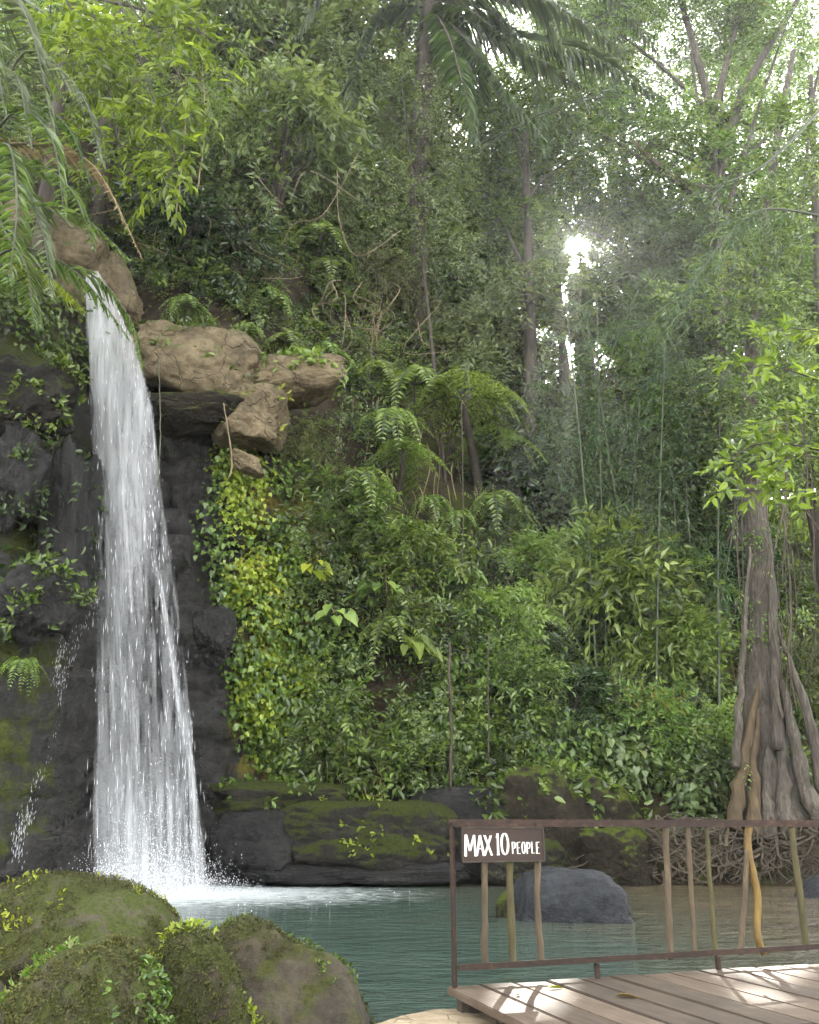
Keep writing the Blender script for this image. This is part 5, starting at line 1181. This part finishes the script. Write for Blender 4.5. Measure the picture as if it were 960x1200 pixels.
vine([(330, 290, 21.8), (345, 262, 21.6), (380, 250, 21.5), (420, 180, 22)], .013, 'curved yellowish vine just under the looping pale vine')
vine([(395, 200, 22), (398, 260, 21.8), (420, 300, 21.8), (470, 270, 22)], .012, 'hooked vine left of the olive thicket')
vine([(218, 90, 18.5), (216, 170, 18.5), (205, 260, 18.5)], .022, 'straight pale vine hanging right of the palm at upper left')
vine([(236, 60, 18.6), (240, 150, 18.6), (230, 230, 18.6)], .022, 'thin vine next to the straight pale vine')
vine([(262, 470, 20), (272, 540, 20), (268, 560, 20)], .02, 'short dry vine hanging beside the tan block')
vine([(186, 420, 19.3), (188, 500, 19.2), (185, 570, 19.2)], .016, 'thin green vine with a yellow tip hanging at the waterfall right edge', 'culm')
mb = MB()
for k in range(260):
    x = rng.uniform(250, 520); y = rng.uniform(20, 380); p0 = onface(x, y) if False else None
P, N = spots([(250, 20), (520, 20), (520, 400), (420, 420), (300, 330), (180, 300), (180, 60)], 260, -.1, .012, 12)
for p, nn_ in zip(P, N):
    a = p+nn_*rng.uniform(.8, 2.2); L_ = rng.uniform(1, 3); q = rng.normal(0, .5, (3, 3))
    c_ = curve([a, a+q[0]+np.array([0, -.2, -.35*L_]), a+q[1]+np.array([rng.normal(0, .6), -.2, -.7*L_]), a+q[2]+np.array([rng.normal(0, .9), 0, -L_])], 11); tube(mb, c_, rng.uniform(.008, .022), 4, False)
stuff(mb, 'vine_tangle', 'vine', 'tangle of thin dry vines over the upper thicket right of the waterfall top', 'vines')
P, N = spots([(380, 480), (700, 440), (840, 560), (860, 800), (700, 780), (560, 800), (420, 700)], 130, None, .012, 12)
mb = MB()
for p, nn_ in zip(P, N):
    a = p+nn_*rng.uniform(.3, 1.0); L_ = rng.uniform(1, 3.2)
    c_ = curve([a, a+np.array([rng.normal(0, .1), -.1, -.4*L_]), a+np.array([rng.normal(0, .2), 0, -L_])], 8); tube(mb, c_, rng.uniform(.007, .02), 4, False)
stuff(mb, 'vine_tangle', 'vine', 'thin hanging stems over the middle of the slope', 'vines')

# leafy branch reaching in from the right edge, close to the viewer
br = empty('overhanging_branch', at(1040, 560, 9.0), 'bright leafy branch reaching in from the right frame edge', 'branch'); BR = np.array(br.location)
mb, lf = MB(), MB()
for pts in ([(1040, 560), (960, 528), (890, 520), (845, 548)], [(1040, 590), (950, 577), (890, 575), (838, 577)], [(1040, 480), (970, 450), (910, 430), (860, 425)], [(1040, 470), (980, 400), (930, 385), (890, 395)], [(1040, 520), (980, 490), (930, 485), (870, 500)], [(1040, 600), (985, 545), (930, 535), (905, 560)]):
    c_ = curve([at(x, y, 9.2-.25*i) for i, (x, y) in enumerate(pts)], 18); tube(mb, c_-BR, np.linspace(.016, .004, 18), 5)
    n_ = 20; A_ = c_[rng.integers(4, 18, n_)]; sprays(lf, A_, rng.normal(0, 1, (n_, 3))+np.array([-.7, 0, .25]), rng.uniform(.12, .34, n_), 5, .15, .5, 55, .3, 'ovate', twig=.002)
mb.build('twig', M['bark_dark'], br, True); lf.build('leaves', M['leaf_bright'], br, loc=BR)
# pale leaf pair by the fall
p = onface(262, 928)+np.array([-.05, -.35, 0]); rt = empty('leaf_sprig', p, 'pair of pale bright leaves on dark rock just right of the waterfall', 'sprig')
mb = MB(); leaves(mb, np.array([[0, 0, 0], [.02, 0, .02.__float__()]]), np.array([[-.6, -.3, .35], [.5, -.3, .5]]), np.array([[0, -1, .5], [0, -1, .5]]), .3, .22, 'ovate'); mb.build('leaves', M['leaf_light'], rt)
mb = MB(); tube(mb, [(0, .3, -.1), (0, 0, 0)], .01, 4); mb.build('stem', M['culm'], rt)

# ------------------------------------------------------------------ haze
HAZE = .00075
g = NT('haze_air'); pv = g.n('ShaderNodeVolumePrincipled'); pv.inputs['Color'].default_value = (.93, .95, .93, 1); pv.inputs['Density'].default_value = HAZE; pv.inputs['Anisotropy'].default_value = .62
g.l(pv.outputs[0], g.out.inputs['Volume'])
mb = MB(); box(mb, (0, 165, 36), (90, 0, 0), (0, 260, 0), (0, 0, 40)); hz = mb.build('haze', g.m); tag(hz, 'thin pale haze hanging in the ravine air', 'haze', kind='stuff')

# ------------------------------------------------------------------ light, sky, camera
sc = bpy.context.scene
w = bpy.data.worlds.new('World'); sc.world = w; w.use_nodes = True
nt = w.node_tree; bg = nt.nodes['Background']; sky = nt.nodes.new('ShaderNodeTexSky'); sky.sky_type = 'NISHITA'; sky.sun_disc = False
sky.sun_elevation = SUN_EL; sky.sun_rotation = SUN_AZ; sky.dust_density = 1.0; sky.air_density = 1.0
hsv = nt.nodes.new('ShaderNodeHueSaturation'); hsv.inputs['Saturation'].default_value = .05
nt.links.new(sky.outputs[0], hsv.inputs['Color']); nt.links.new(hsv.outputs[0], bg.inputs[0]); bg.inputs[1].default_value = .15
sl = bpy.data.lights.new('sun', 'SUN'); sl.energy = 2.3; sl.angle = math.radians(.5); sl.color = (1, .95, .86)
so = bpy.data.objects.new('sun', sl); C.objects.link(so); so.rotation_euler = Vector(tuple(-SUN)).to_track_quat('-Z', 'Y').to_euler()
cam = bpy.data.cameras.new('camera'); co = bpy.data.objects.new('camera', cam); C.objects.link(co)
cam.sensor_fit = 'VERTICAL'; cam.sensor_height = 24; cam.lens = 24*F/1200; cam.clip_end = 2000
co.location = (0, 0, H); co.rotation_euler = (PI/2+PITCH, 0, 0); sc.camera = co
sc.view_settings.view_transform = 'Standard'; sc.view_settings.look = 'None'; sc.view_settings.gamma = 1; sc.view_settings.exposure = 3.1
cy = sc.cycles
cy.max_bounces = 5; cy.diffuse_bounces = 1; cy.glossy_bounces = 2; cy.transmission_bounces = 4; cy.transparent_max_bounces = 12; cy.volume_bounces = 0
cy.use_adaptive_sampling = True; cy.adaptive_threshold = .03; cy.use_denoising = True; cy.sample_clamp_indirect = 6
